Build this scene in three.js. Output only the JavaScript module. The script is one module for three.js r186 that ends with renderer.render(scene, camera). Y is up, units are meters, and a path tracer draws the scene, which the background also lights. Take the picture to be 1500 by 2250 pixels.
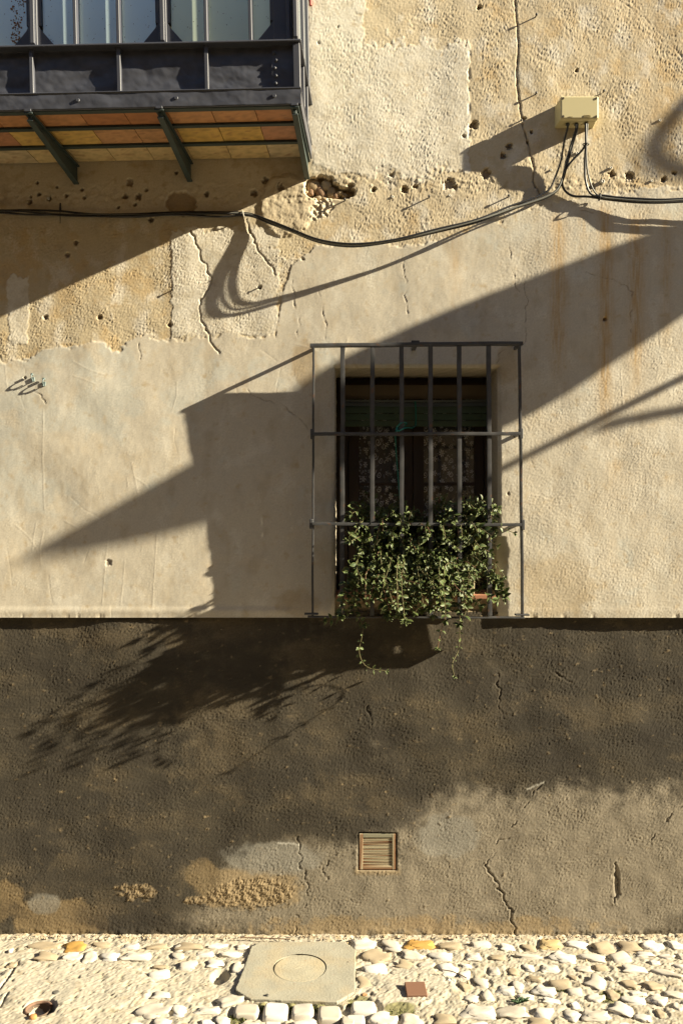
import * as THREE from 'three';
import { mergeGeometries } from 'three/addons/utils/BufferGeometryUtils.js';
import { RoundedBoxGeometry } from 'three/addons/geometries/RoundedBoxGeometry.js';

// ---------------------------------------------------------------- camera, sky, sun, exposure
const PX = 575, FOC = 1900, EYE = 1.617, DIST = FOC / PX;      // wall scale in photo pixels per metre, lens, eye height, distance to the wall
const scene = new THREE.Scene();
const camera = new THREE.PerspectiveCamera(2 * Math.atan(1125 / FOC) * 180 / Math.PI, 682 / 1024, 0.05, 200);
camera.position.set(0, EYE, DIST);
camera.lookAt(0, EYE, 0);

const SUN = new THREE.Vector3(4.8, 2.27, 1).normalize();
{
  const w = 512, h = 256, a = new Float32Array(w * h * 4);
  for (let j = 0; j < h; j++) {
    const el = ((j + 0.5) / h - 0.5) * Math.PI, t = Math.max(0, Math.sin(el));
    for (let i = 0; i < w; i++) {
      const k = (j * w + i) * 4, m = Math.pow(1 - t, 3);
      a[k] = 0.19 + 0.50 * m; a[k + 1] = 0.30 + 0.45 * m; a[k + 2] = 0.54 + 0.26 * m; a[k + 3] = 1;
    }
  }
  const sky = new THREE.DataTexture(a, w, h, THREE.RGBAFormat, THREE.FloatType);
  sky.mapping = THREE.EquirectangularReflectionMapping; sky.magFilter = THREE.LinearFilter; sky.minFilter = THREE.LinearFilter; sky.needsUpdate = true;
  scene.background = sky; scene.environment = sky;
  scene.backgroundIntensity = 0.23; scene.environmentIntensity = 0.23;
}
const sun = new THREE.DirectionalLight(new THREE.Color().setRGB(1, 0.885, 0.66), 5);
sun.position.copy(SUN).multiplyScalar(14);
sun.castShadow = true; sun.shadow.radius = 1; sun.shadow.mapSize.set(4096, 4096);
Object.assign(sun.shadow.camera, { left: -6, right: 6, top: 6, bottom: -6, near: 0.5, far: 40 });
scene.add(sun, sun.target);
const renderer = new THREE.WebGLRenderer({ antialias: true });
renderer.toneMapping = THREE.LinearToneMapping;
renderer.toneMappingExposure = 3.5;
renderer.shadowMap.enabled = true;

// ---------------------------------------------------------------- helpers
const wx = (px) => (px - 750) / PX, wy = (py) => EYE - (py - 1125) / PX;
const P = (px, py, z = 0) => { const r = (DIST - z) / FOC; return new THREE.Vector3((px - 750) * r, EYE - (py - 1125) * r, z); };
const G = (px, py, y = 0) => { const d = FOC * (EYE - y) / (py - 1125); return new THREE.Vector3((px - 750) * d / FOC, y, DIST - d); };
let seed = 7;
const rnd = () => { seed = (seed * 1664525 + 1013904223) >>> 0; return seed / 4294967296; };
const rr = (a, b) => a + (b - a) * rnd();
const sstep = (a, b, x) => { const t = Math.min(1, Math.max(0, (x - a) / (b - a))); return t * t * (3 - 2 * t); };
const lerp = (a, b, t) => a + (b - a) * t;
const PERM = new Uint8Array(512), GX = new Float32Array(256), GY = new Float32Array(256);
{
  const p = Array.from({ length: 256 }, (_, i) => i);
  for (let i = 255; i > 0; i--) { const j = Math.floor(rnd() * (i + 1)); [p[i], p[j]] = [p[j], p[i]]; }
  for (let i = 0; i < 512; i++) PERM[i] = p[i & 255];
  for (let i = 0; i < 256; i++) { const a = rnd() * Math.PI * 2; GX[i] = Math.cos(a) * 1.5; GY[i] = Math.sin(a) * 1.5; }
}
function n2(x, y) {
  const xi = Math.floor(x), yi = Math.floor(y), fx = x - xi, fy = y - yi, X = xi & 255, Y = yi & 255;
  const u = fx * fx * fx * (fx * (fx * 6 - 15) + 10), v = fy * fy * fy * (fy * (fy * 6 - 15) + 10);
  const a = PERM[PERM[X] + Y], b = PERM[PERM[X + 1] + Y], c = PERM[PERM[X] + Y + 1], d = PERM[PERM[X + 1] + Y + 1];
  const p = GX[a] * fx + GY[a] * fy, q = GX[b] * (fx - 1) + GY[b] * fy, r = GX[c] * fx + GY[c] * (fy - 1), s = GX[d] * (fx - 1) + GY[d] * (fy - 1);
  return p + u * (q - p) + v * (r + u * (s - r) - p - u * (q - p));
}
const fbm = (x, y, o = 3) => { let s = 0, a = 1, t = 0; for (let i = 0; i < o; i++) { s += a * n2(x, y); t += a; a *= 0.5; x = x * 2.03 + 17.1; y = y * 2.03 + 5.7; } return s / t; };

const used = new Map();
function numbered(name) { const n = used.get(name) ?? 0; used.set(name, n + 1); return n ? `${name}_${String(n).padStart(3, '0')}` : name; }
function tag(o, label, category, group, kind) { o.userData.label = label; o.userData.category = category; if (group) o.userData.group = group; if (kind) o.userData.kind = kind; return o; }
function thing(name, label, category, group) { const o = new THREE.Group(); o.name = numbered(name); scene.add(o); return tag(o, label, category, group); }
function part(name, geo, mat, parent) { const m = new THREE.Mesh(geo, mat); m.name = name; parent.add(m); return m; }
function solo(name, geo, mat, label, category, group) { const m = new THREE.Mesh(geo, mat); m.name = numbered(name); scene.add(m); return tag(m, label, category, group); }
const std = (r, g, b, rough = 0.8, extra = {}) => new THREE.MeshStandardMaterial({ color: new THREE.Color().setRGB(r, g, b), roughness: rough, ...extra });
const vmat = (rough = 0.9, extra = {}) => new THREE.MeshStandardMaterial({ vertexColors: true, roughness: rough, ...extra });

// paint every vertex of a geometry by a function of its position; fn returns [r,g,b]
function paint(geo, fn) {
  const p = geo.attributes.position, c = new Float32Array(p.count * 3);
  for (let i = 0; i < p.count; i++) { const k = fn(p.getX(i), p.getY(i), p.getZ(i)); c[i * 3] = k[0]; c[i * 3 + 1] = k[1]; c[i * 3 + 2] = k[2]; }
  geo.setAttribute('color', new THREE.BufferAttribute(c, 3)); return geo;
}
// a sheet on the wall: xs, ys in photo pixels of the wall plane; f(x, y, out) gives out = [z, r, g, b]
function sheet(xs, ys, f, skip) {
  const nx = xs.length, ny = ys.length, pos = new Float32Array(nx * ny * 3), col = new Float32Array(nx * ny * 3), o = [0, 0, 0, 0];
  for (let j = 0; j < ny; j++) for (let i = 0; i < nx; i++) {
    const k = (j * nx + i) * 3; f(xs[i], ys[j], o);
    pos[k] = wx(xs[i]); pos[k + 1] = wy(ys[j]); pos[k + 2] = o[0]; col[k] = o[1]; col[k + 1] = o[2]; col[k + 2] = o[3];
  }
  const idx = [];
  for (let j = 0; j < ny - 1; j++) for (let i = 0; i < nx - 1; i++) {
    if (skip && skip((xs[i] + xs[i + 1]) / 2, (ys[j] + ys[j + 1]) / 2)) continue;
    const a = j * nx + i, b = a + 1, c = a + nx, d = c + 1; idx.push(a, c, b, b, c, d);
  }
  return indexed(pos, col, idx);
}
function indexed(pos, col, idx) {
  const g = new THREE.BufferGeometry();
  g.setAttribute('position', new THREE.BufferAttribute(pos instanceof Float32Array ? pos : new Float32Array(pos), 3));
  if (col) g.setAttribute('color', new THREE.BufferAttribute(col instanceof Float32Array ? col : new Float32Array(col), 3));
  g.setIndex(new THREE.BufferAttribute(new Uint32Array(idx), 1)); g.computeVertexNormals(); return g;
}
const steps = (a, b, d) => { const n = Math.max(1, Math.round((b - a) / d)), r = []; for (let i = 0; i < n; i++) r.push(a + (b - a) * i / n); return r; };
function box(x0, x1, y0, y1, z0, z1, bevel = 0.0015) {
  const g = new RoundedBoxGeometry(x1 - x0, y1 - y0, z1 - z0, 2, Math.min(bevel, (x1 - x0) / 2.1, (y1 - y0) / 2.1, (z1 - z0) / 2.1));
  g.translate((x0 + x1) / 2, (y0 + y1) / 2, (z0 + z1) / 2); return g;
}
function tube(pts, r, seg = 40, rad = 7, closed = false) { return new THREE.TubeGeometry(new THREE.CatmullRomCurve3(pts, closed, 'centripetal'), seg, r, rad, closed); }
// squared distance to a polyline, early out by box
function line(pts) {
  let x0 = 1e9, x1 = -1e9, y0 = 1e9, y1 = -1e9; for (const [x, y] of pts) { x0 = Math.min(x0, x); x1 = Math.max(x1, x); y0 = Math.min(y0, y); y1 = Math.max(y1, y); }
  return (x, y, m) => {
    if (x < x0 - m || x > x1 + m || y < y0 - m || y > y1 + m) return 1e3;
    let best = 1e9;
    for (let i = 0; i + 1 < pts.length; i++) {
      const ax = pts[i][0], ay = pts[i][1], bx = pts[i + 1][0] - ax, by = pts[i + 1][1] - ay;
      const t = Math.min(1, Math.max(0, ((x - ax) * bx + (y - ay) * by) / (bx * bx + by * by)));
      const dx = x - ax - bx * t, dy = y - ay - by * t; best = Math.min(best, dx * dx + dy * dy);
    }
    return Math.sqrt(best);
  };
}
const curveAt = (tab) => (x) => { if (x <= tab[0][0]) return tab[0][1]; for (let i = 1; i < tab.length; i++) if (x <= tab[i][0]) { const t = (x - tab[i - 1][0]) / (tab[i][0] - tab[i - 1][0]); return lerp(tab[i - 1][1], tab[i][1], t); } return tab[tab.length - 1][1]; };
const inRect = (x, y, x0, x1, y0, y1, s) => sstep(-s, s, x - x0) * sstep(-s, s, x1 - x) * sstep(-s, s, y - y0) * sstep(-s, s, y1 - y);
const blob = (x, y, cx, cy, rx, ry) => { const a = (x - cx) / rx, b = (y - cy) / ry; return Math.max(0, 1 - a * a - b * b); };
const mixc = (o, r, g, b, t) => { o[1] += (r - o[1]) * t; o[2] += (g - o[2]) * t; o[3] += (b - o[3]) * t; };

// ---------------------------------------------------------------- the house front
const OPEN = { x0: 735, x1: 1093, y0: 808, y1: 1356 };          // window opening in wall pixels
const LEDGE = 1357, SET = -0.019;                                // lower edge of the upper plaster; how far the plinth stands back
const roughEdge = curveAt([[-400, 800], [0, 800], [60, 790], [110, 765], [230, 755], [262, 768], [320, 736], [400, 744], [480, 730], [560, 736], [606, 735], [622, 640], [640, 585], [690, 545], [760, 536], [900, 540], [1000, 520], [1100, 480], [1200, 446], [1330, 430], [1400, 416], [1500, 414], [1700, 405]]);
const upperCracks = [
  [[1131, -60], [1132, 30], [1138, 90], [1134, 150], [1140, 230], [1146, 270], [1160, 320], [1172, 370], [1170, 400], [1185, 428]],
  [[418, 505], [428, 530], [440, 562], [455, 590], [464, 622], [456, 640], [441, 658], [436, 690], [448, 720], [462, 748], [470, 765], [480, 776]],
  [[543, 480], [548, 505], [560, 540], [575, 560], [596, 588], [606, 606]],
  [[641, 618], [648, 665], [655, 700], [656, 742]], [[884, 560], [890, 620], [893, 690]],
  [[1117, 537], [1123, 575], [1130, 612], [1131, 632], [1140, 642]], [[1163, 598], [1153, 620], [1155, 660], [1155, 705], [1152, 745], [1146, 760]],
  [[854, 378], [856, 430], [853, 500]], [[298, 735], [303, 765], [313, 790]], [[530, 845], [560, 872], [620, 890], [660, 920], [690, 960]],
  [[1283, 598], [1330, 610], [1360, 622], [1388, 642], [1386, 690], [1384, 730]], [[50, 803], [60, 825], [78, 862], [104, 888]], [[1090, 800], [1094, 780], [1108, 768], [1140, 756]],
  [[1274, 462], [1300, 467], [1332, 474], [1350, 460]], [[158, 372], [160, 395], [159, 420]], [[345, 650], [420, 642], [470, 610]], [[700, 640], [712, 690], [716, 745]], [[1360, 0], [1440, 60], [1500, 130]],
].map(line);
// holes and pits: x, y, radius, depth(m)
const pits = [[1040, 275, 9, .016], [1018, 300, 4, .006], [1118, 322, 7, .012], [1105, 342, 6, .012], [1068, 382, 11, .012], [820, 417, 5, .02], [888, 417, 7, .016], [912, 410, 5, .012], [985, 405, 12, .010], [1000, 412, 5, .008], [1382, 386, 9, .014], [1343, 382, 7, .012], [1456, 395, 6, .014], [1480, 380, 5, .012], [1166, 290, 4, .014], [1158, 312, 3, .014], [1265, 154, 4, .010], [1052, 16, 5, .014], [1150, 262, 4, .01], [770, 408, 6, .012],
  [86, 427, 4, .014], [108, 436, 5, .014], [66, 444, 5, .012], [68, 432, 3, .01], [146, 430, 4, .012], [181, 418, 4, .014], [186, 435, 4, .014], [276, 433, 6, .014], [305, 432, 7, .014], [286, 402, 8, .008], [322, 418, 4, .01], [262, 456, 4, .01], [297, 450, 4, .01], [82, 401, 3, .012], [125, 411, 3, .01], [388, 379, 4, .008], [454, 427, 5, .014], [558, 424, 7, .014], [582, 396, 7, .012], [616, 412, 8, .010], [333, 483, 6, .012], [168, 534, 5, .008], [149, 560, 5, .008], [100, 697, 5, .008], [220, 697, 5, .010], [55, 830, 3, .004], [373, 714, 5, .008], [1327, 702, 4, .010], [1116, 1085, 3, .006], [570, 631, 4, .012], [239, 1237, 7, .003], [665, 570, 3, .004], [860, 385, 5, .008], [700, 95, 3, .006], [742, 60, 3, .005], [1300, 410, 6, .01]];
const pitRows = new Map(); for (const p of pits) for (let r = Math.floor((p[1] - 30) / 20); r <= Math.floor((p[1] + 30) / 20); r++) { if (!pitRows.has(r)) pitRows.set(r, []); pitRows.get(r).push(p); }
const breakEdge = (x, y) => { // the broken-out hollow right of the balcony foot: 1 inside
  const n = fbm(x / 14, y / 14, 3) * 0.55;
  const b = Math.max(blob(x, y, 706, 412, 42, 30), blob(x, y, 748, 424, 36, 15)); return b > 0 ? sstep(-0.05, 0.2, b + n * Math.min(1, b * 4) - 0.16) : 0;
};
function upper(x, y, o) {
  const ox = x, oy = y, wob = fbm(x / 45, y / 45, 3) * 16 + n2(x / 9, y / 9) * 6;
  const rough = sstep(-3, 4, roughEdge(x) + wob - y);
  const sx = x + n2(x / 40, y / 25) * 4, drag = n2(sx / 2.3, y / 6.5) * 0.85 + n2(sx / 3.6 + 31, y / 12) * 0.4, lump = n2(x / 3.8 + 7, y / 4.4) * 0.6 + n2(x / 2.5, y / 2.8) * 0.7 + n2(x / 9, y / 8) * .25, fine = n2(x / 3.1, y / 3.4);
  const right = sstep(620, 760, x + wob);
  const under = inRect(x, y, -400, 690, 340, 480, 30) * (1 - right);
  // large unevenness of old lime plaster
  let h = fbm(x / 300, y / 300, 3) * 0.007 + fbm(x / 75 + 9, y / 75, 2) * 0.0012 * (0.6 + rough);
  const fw = fbm(x / 38 + 12, y / 38, 3) * .5 + n2(x / 7, y / 12) * .16, w1 = sstep(.3, .62, inRect(x + wob * .6, y + wob * 2, 690, 1031, 92, 380, x > 985 ? 5 : 46) + fw * (x > 1000 ? .25 : 1.1) - (x < 950 && y < 170 ? .1 : 0)), w0 = sstep(.35, .6, inRect(x + wob * 2, y, 650, 790, -200, 330, 50) + fw * 1.2);
  const w2 = sstep(.35, .65, inRect(x + n2(x / 30, y / 12) * 4 + wob * (x > 480 ? 1.4 : .1), y + wob * 1.6, 377, 612, 505, 748, x < 400 ? 3 : 24) + fw * (x < 400 ? .1 : .6)), w3 = sstep(.35, .65, inRect(x + wob * .5, y + wob, 18, 64, 604, 752, 8) + fw * .8);
  const white = Math.min(1, Math.max(w1, w0, w2, w3) * rough);
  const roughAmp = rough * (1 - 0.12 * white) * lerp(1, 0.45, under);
  const pk = sstep(-.45, .55, fbm(x / 70 + 80, y / 90, 3)); h += roughAmp * (right * drag * lerp(.0005, .0017, pk) + (1 - right) * lump * lerp(.0004, .0018, pk) + fine * 0.0005 + fbm(x / 34 + 3, y / 60, 2) * .0005);
  h += white * 0.0012 + (1 - rough) * 0.0016;
  // smooth zone: trowel marks and, right of the window, a sandy float finish
  const sandy = sstep(1040, 1180, x + wob * 2) * (1 - rough) * (0.55 + 0.45 * sstep(-0.3, 0.3, fbm(x / 120 + 40, y / 120, 2)));
  h += (1 - rough) * (fbm(x / 52 + y / 160, y / 85, 3) * 0.0009 + n2(x / 9 + 3, y / 14) * 0.00014 + fine * (0.00010 + .00022 * sstep(0, .4, fbm(x / 60 + 30, y / 60, 2)))) + sandy * (fine * 0.00042 + n2(x / 4.4 + 50, y / 4.4) * 0.0005);
  // scarred line where an old cornice was struck off
  const scarY = x < 680 ? 430 : 402 - 0 * x, scar = Math.exp(-Math.pow((y - scarY - wob * 0.6) / (x < 680 ? 34 : 22), 2)) * (x > 1480 ? 0.3 : 1) * (0.35 + 0.65 * sstep(-0.2, 0.35, fbm(x / 50 + 3, y / 30, 2)));
  h += scar * fbm(x / 13, y / 11, 4) * 0.0042;
  // plaster lump left of the hollow and the hollow itself
  const lumpM = sstep(0, 0.3, blob(x + wob * .7, y + wob * .5, 628, 452, 64, 74)); h += lumpM * (0.006 + fbm(x / 22, y / 22, 3) * 0.003);
  const crumb = sstep(0.0, 0.3, blob(x, y, 690, 452, 46, 34)) * (1 - lumpM); h += crumb * fbm(x / 8, y / 8, 2) * 0.009;
  const br = breakEdge(x, y); h -= br * 0.034;
  const missing = sstep(0.05, 0.2, blob(x + wob * .5, y + wob * .5, 398, 446, 36, 26)); h -= missing * 0.011;
  const edgeW = x > 1020 && x < 1040 && y > 110 && y < 385 ? Math.exp(-Math.pow((x - 1030 + wob * 0.2) / 2.4, 2)) : 0; h -= edgeW * 0.003 * sstep(-.2, .2, n2(y / 25, 3));
  // colour
  o[1] = lerp(0.47, 0.515, right); o[2] = lerp(0.395, 0.435, right); o[3] = lerp(0.265, 0.30, right);
  const f1 = fbm(x / 95 + 3, y / 95 + 8, 3), f2 = fbm(x / 22, y / 22 + 60, 3), f3 = n2(x / 3.1, y / 3.3);
  mixc(o, 0.47, 0.335, 0.165, sstep(0.0, 0.6, f1 + 0.55 * f2 - (right > .5 ? 0.05 : -0.12)) * 0.6 * rough);
  if (x > 1330 && y < 430) mixc(o, 0.46, 0.31, 0.14, 0.5 * sstep(0, .5, f2 + .35) * sstep(1330, 1440, x) * (0.5 + .5 * n2(x / 14, y / 90)));
  mixc(o, 0.61, 0.565, 0.475, rough * .75 * sstep(.02, .45, fbm(x / 48 + 140, y / 70, 4) + .12 * f3)); mixc(o, 0.36, 0.285, 0.18, rough * .45 * sstep(.1, .5, fbm(x / 26 + 210, y / 48, 4) + .12 * f3));
  mixc(o, 0.62, 0.585, 0.50, white * (0.5 + 0.42 * sstep(-0.5, 0.4, f2 + 0.6 * f1)));
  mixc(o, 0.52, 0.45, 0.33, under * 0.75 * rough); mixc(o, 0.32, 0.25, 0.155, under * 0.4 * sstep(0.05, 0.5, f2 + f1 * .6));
  mixc(o, 0.515, 0.468, 0.378, (1 - rough)); // grey-beige float coat
  mixc(o, 0.485, 0.475, 0.415, (1 - rough) * sstep(0.0, 0.35, f1 + .4 * f2 + 0.6 * Math.max(blob(x, y, 200, 860, 420, 150), blob(x, y, 20, 1000, 140, 260)) - 0.25) * 0.85);
  mixc(o, 0.545, 0.48, 0.37, (1 - rough) * sstep(0.1, 0.5, fbm(x / 60 + 77, y / 60, 3)) * 0.7);
  mixc(o, 0.41, 0.345, 0.245, (1 - rough) * sstep(0.08, 0.5, fbm(x / 40 + 7, y / 75, 4) + .1 * f3) * 0.5); mixc(o, 0.60, 0.565, 0.48, (1 - rough) * sstep(0.08, 0.45, fbm(x / 55 + 307, y / 80, 4) + .1 * f3) * 0.6);
  // rust and rain streaks below the cable
  if (x > 950 && y > 430) for (const [sx, y0, y1, wd, k] of STREAKS) {
    const d = (x - sx - n2(y / 60, sx) * 5) / wd; if (d > -2.5 && d < 2.5) mixc(o, 0.43, 0.27, 0.10, Math.min(1, k * 1.5) * Math.exp(-d * d) * sstep(y0 - 20, y0 + 30, y) * (1 - sstep(y1 - 160, y1 + 30, y)) * (0.6 + 0.5 * n2(x / 4, y / 40)));
  }
  mixc(o, 0.36, 0.25, 0.12, 0.55 * sstep(0.05, 0.6, blob(x, y, 668, 800, 34, 60) + f2 * .4)); mixc(o, 0.36, 0.26, 0.13, 0.5 * sstep(0.05, 0.6, blob(x, y, 1112, 800, 30, 60) + f2 * .4));
  mixc(o, 0.35, 0.26, 0.15, 0.45 * sstep(0.1, 0.6, blob(x, y, 655, 1325, 60, 40) + f2 * .5)); mixc(o, 0.40, 0.30, 0.16, 0.4 * sstep(0.1, 0.7, blob(x, y, 1220, 1290, 120, 90) + f2 * .6));
  mixc(o, 0.31, 0.22, 0.12, Math.max(br, missing * 0.8)); mixc(o, 0.56, 0.49, 0.37, crumb * 0.6); mixc(o, 0.5, 0.42, 0.29, lumpM * .6);
  // cracks hold dirt
  const cw1 = n2(x / 26, y / 20) * 6 + n2(x / 8, y / 8) * 1.5, cyw = y + n2(x / 15 + 9, y / 15) * 3; upperCracks.forEach((c, ci) => { const d = c(x + cw1 * (ci ? 1 : .35), cyw, 10); if (d < 6) { const big = ci === 0 ? 2.6 : ci < 3 ? 1.7 : .62, on = ci < 3 ? 1 : sstep(-.35, .1, n2(x / 26 + ci * 5, y / 26)), k = on * Math.exp(-d * d / (1.1 * big)); h -= k * 0.0026 * big * (.5 + sstep(-.3, .4, n2(x / 12, y / 12))); mixc(o, 0.16, 0.12, 0.075, k * 0.6); } });
  const row = pitRows.get(Math.floor(y / 20)); if (row) for (const [cx, cy, r, dep] of row) { const dx = (x - cx) / r, dy = (y - cy) / r, q = dx * dx + dy * dy; if (q < 4) { const k = sstep(1.4, 0.4, q + n2(x / 4.5, y / 4.5) * .8 + n2(x / 9, y / 9) * .5); h -= k * dep; mixc(o, 0.17, 0.12, 0.075, k * .7); } }
  if (rough < .9) for (const c of SCRATCH) { const d = c.f(x, y, 3); if (d < 2.4) { const k = Math.exp(-d * d / .9) * (1 - rough); h += c.s * k * 0.0005; if (c.s > 0) mixc(o, 0.60, 0.55, 0.45, k * .35); } }
  // scratches and specks
  const sp = n2(x / 2.4 + 100, y / 2.9); const g = 1 + 0.11 * f3 + 0.08 * f2; o[1] *= g; o[2] *= g; o[3] *= g;
  if (sp > 0.92) mixc(o, 0.2, 0.15, 0.09, 0.5);
  // rounded arris of the window opening, worn at the lower right
  const dx = Math.max(OPEN.x0 - x, x - OPEN.x1, 0), dy = Math.max(OPEN.y0 - y, 0);
  const d = Math.hypot(dx, dy); if (d < 30 && y < 1360) { const R = y > 1180 && x > 1000 ? 26 + n2(y / 40, 3) * 8 : 9; if (d < R) { const t = 1 - d / R; h -= t * t * R / PX * 0.62; } h += fbm(x / 26, y / 26, 2) * 0.0016 * (1 - d / 30); }
  // chipped lower edge
  if (y > 1325) { const t = sstep(1343, 1357, y); h -= t * Math.max(0, fbm(x / 34, 4.2, 4) - .12) * 0.008; h += sstep(1330, 1342, y) * (x < 640 ? 0.0022 : 0.0008) * (1 - t); }
  o[0] = h;
}
const SCRATCH = Array.from({ length: 60 }, (_, i) => { const x = rr(0, 1500), y = rr(540, 1345), up = rnd() < .6, l = rr(18, 90), a = up ? 1.57 + rr(-.25, .25) : rr(.2, 1.2), b = rr(-.2, .2); return { s: rnd() < .65 ? 1 : -1, f: line([[x, y], [x + Math.cos(a) * l * .5, y + Math.sin(a) * l * .5], [x + Math.cos(a + b) * l, y + Math.sin(a + b) * l]]) }; });
for (const l of [[[240, 1165], [232, 1240], [225, 1330]], [[345, 1175], [340, 1260], [335, 1340]], [[275, 1230], [270, 1290], [265, 1330]], [[80, 1150], [74, 1180], [72, 1210]], [[290, 1015], [297, 1050], [305, 1090]], [[97, 900], [95, 1010], [98, 1120]]]) SCRATCH.push({ s: 1.0, f: line(l) });
const STREAKS = [[1000, 520, 700, 14, .35], [1225, 470, 860, 17, .6], [1280, 455, 620, 12, .35], [1328, 450, 980, 15, .85], [1396, 470, 900, 17, .6], [1462, 470, 760, 12, .4], [1350, 1000, 1130, 26, .25]];

const plinthCracks = [[[1068, 1905], [1085, 1930], [1100, 1960], [1112, 1985], [1122, 2010], [1128, 2035], [1134, 2060]], [[1090, 1480], [1098, 1520], [1096, 1548], [1110, 1580]], [[1196, 1722], [1170, 1745], [1150, 1785], [1125, 1822], [1120, 1850], [1092, 1852], [1088, 1880], [1070, 1905]], [[1355, 1900], [1350, 1922], [1362, 1945], [1358, 1972], [1352, 1990]], [[655, 1845], [660, 1905], [672, 1930], [676, 1960], [668, 2000]], [[650, 2015], [648, 2060]], [[806, 1552], [815, 1575], [818, 1600]], [[1432, 1850], [1470, 1800], [1498, 1775]], [[1210, 1470], [1230, 1490], [1260, 1500]], [[718, 1890], [714, 1945]]].map(line);
const saltLine = [line([[610, 1858], [640, 1858], [656, 1862]]), line([[1160, 1738], [1196, 1722]])];
function plinth(x, y, o) {
  const wob = fbm(x / 70, y / 70, 3);
  const grain = n2(x / 3.1, y / 3.1) * 0.6 + n2(x / 4.8 + 9, y / 4.8) * 0.6;
  const ang = fbm(x / 210 + 5, y / 210, 2) * 3.2, sw = n2((x * Math.cos(ang) + y * Math.sin(ang)) / 3.4, (-x * Math.sin(ang) + y * Math.cos(ang)) / 26) + .7 * n2((x * Math.cos(ang) + y * Math.sin(ang)) / 11 + 60, (-x * Math.sin(ang) + y * Math.cos(ang)) / 70);
  let h = SET + fbm(x / 240 + 50, y / 240, 3) * 0.007 + fbm(x / 80, y / 80 + 33, 2) * 0.0016 + grain * 0.00105 * (0.5 + 0.8 * sstep(-.4, .4, wob)) + sw * 0.0006;
  const f1 = fbm(x / 130 + 21, y / 130, 4), f2 = fbm(x / 30 + 4, y / 30, 3), f3 = n2(x / 3, y / 3);
  o[1] = 0.044; o[2] = 0.036; o[3] = 0.023;
  // washed-out grey areas low on the wall (efflorescence), edges broken by the grain of the render
  const pb = Math.max(blob(x, y, 1200, 1900, 480, 200), blob(x, y, 1420, 1880, 260, 190), blob(x, y, 760, 1960, 340, 130), blob(x, y, 960, 2020, 700, 60)), pale = sstep(-0.28, 0.38, pb - 0.16 + 0.5 * f1 + 0.45 * f2 + .2 * f3) * sstep(-.02, .55, pb + .22 * f1 + .1 * f2);
  mixc(o, 0.245, 0.212, 0.158, pale * (0.8 + .2 * f2));
  const tb = Math.max(blob(x, y, 130, 2030, 140, 62), blob(x, y, 545, 1960, 150, 58), blob(x, y, 900, 2045, 560, 40) * .6, blob(x, y, 445, 1925, 46, 40), blob(x, y, 0, 1985, 60, 60)), tan = sstep(0.0, 0.35, tb - 0.2 + 0.5 * f2 + .3 * f1 + .12 * f3) * sstep(0, .25, tb + .05 * f2); mixc(o, 0.26, 0.185, 0.09, tan * 0.6);
  const grey = sstep(0.0, 0.4, Math.max(blob(x, y, 95, 1990, 46, 30), blob(x, y, 600, 1890, 140, 46), blob(x, y, 985, 1840, 90, 60)) - .2 + .4 * f2); mixc(o, 0.215, 0.205, 0.175, grey * .7);
  // damp soot patches
  const damp = sstep(0.0, 0.45, Math.max(blob(x, y, 1200, 1590, 170, 110), blob(x, y, 1470, 1640, 120, 80), blob(x, y, 300, 2020, 190, 60), blob(x, y, 180, 1850, 330, 150), blob(x, y, 850, 1760, 120, 110), blob(x, y, 640, 1720, 300, 90)) - 0.35 + 0.6 * f1 + 0.25 * f2 + .1 * f3); mixc(o, 0.034, 0.028, 0.019, damp * .75);
  const sm1 = fbm(x / 190 + 90 + .3 * f2, y / 85, 5); mixc(o, 0.115, 0.088, 0.050, 0.6 * sstep(-.1, 0.6, sm1 + .2 * f2 + .14 * f3) * (1 - pale)); mixc(o, 0.022, 0.017, 0.011, 0.6 * sstep(.0, 0.5, -sm1 + .12 * f3) * (1 - pale));
  // lifted salt-eaten render
  const salt = Math.max(blob(x, y, 555, 1968, 120, 42), blob(x, y, 300, 1965, 62, 26) * 0.8, blob(x, y, 430, 1982, 40, 12)) + fbm(x / 20, y / 14, 3) * 0.75; const sm = sstep(0.25, 0.6, salt);
  h += sm * (0.001 + n2(x / 6 + n2(x / 9, y / 9) * 1.5, y / 8 + n2(x / 7, y / 7)) * 0.0016 + n2(x / 2.8, y / 3) * 0.0022 + fbm(x / 16, y / 12, 2) * .0035); mixc(o, 0.27, 0.20, 0.11, sm * (.35 + .4 * sstep(-.3, .3, n2(x / 6, y / 6))));
  const cxw = x + n2(x / 24, y / 18) * 8 + n2(x / 7, y / 7) * 3, cyw = y + n2(x / 15 + 9, y / 15) * 4; plinthCracks.forEach((c, ci) => { const d = c(cxw, cyw, 12); if (d < 8) { const big = ci === 0 || ci === 3 ? 1.5 : .7, on = ci === 0 || ci === 3 ? 1 : sstep(-.4, .05, n2(x / 24 + ci * 5, y / 24)), k = on * Math.exp(-d * d / (1.9 * big)); h -= k * 0.005 * big * (.4 + sstep(-.3, .4, n2(x / 12, y / 12))); h += on * Math.exp(-Math.pow(d - 4.5, 2) / 5) * 0.0005 * big; mixc(o, 0.04, 0.03, 0.02, k * .5); } });
  for (const c of saltLine) { const d = c(x, y + n2(x / 6, 1) * 3, 6); if (d < 5) mixc(o, 0.5, 0.48, 0.42, Math.exp(-d * d / 4) * .7); }
  const crackDeep = blob(x, y, 1358, 1945, 7, 40); h -= crackDeep * .008;
  h += 0.010 * sstep(0, .9, blob(x, y, 330, 1370, 170, 200)) * sstep(1352, 1366, y);
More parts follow.
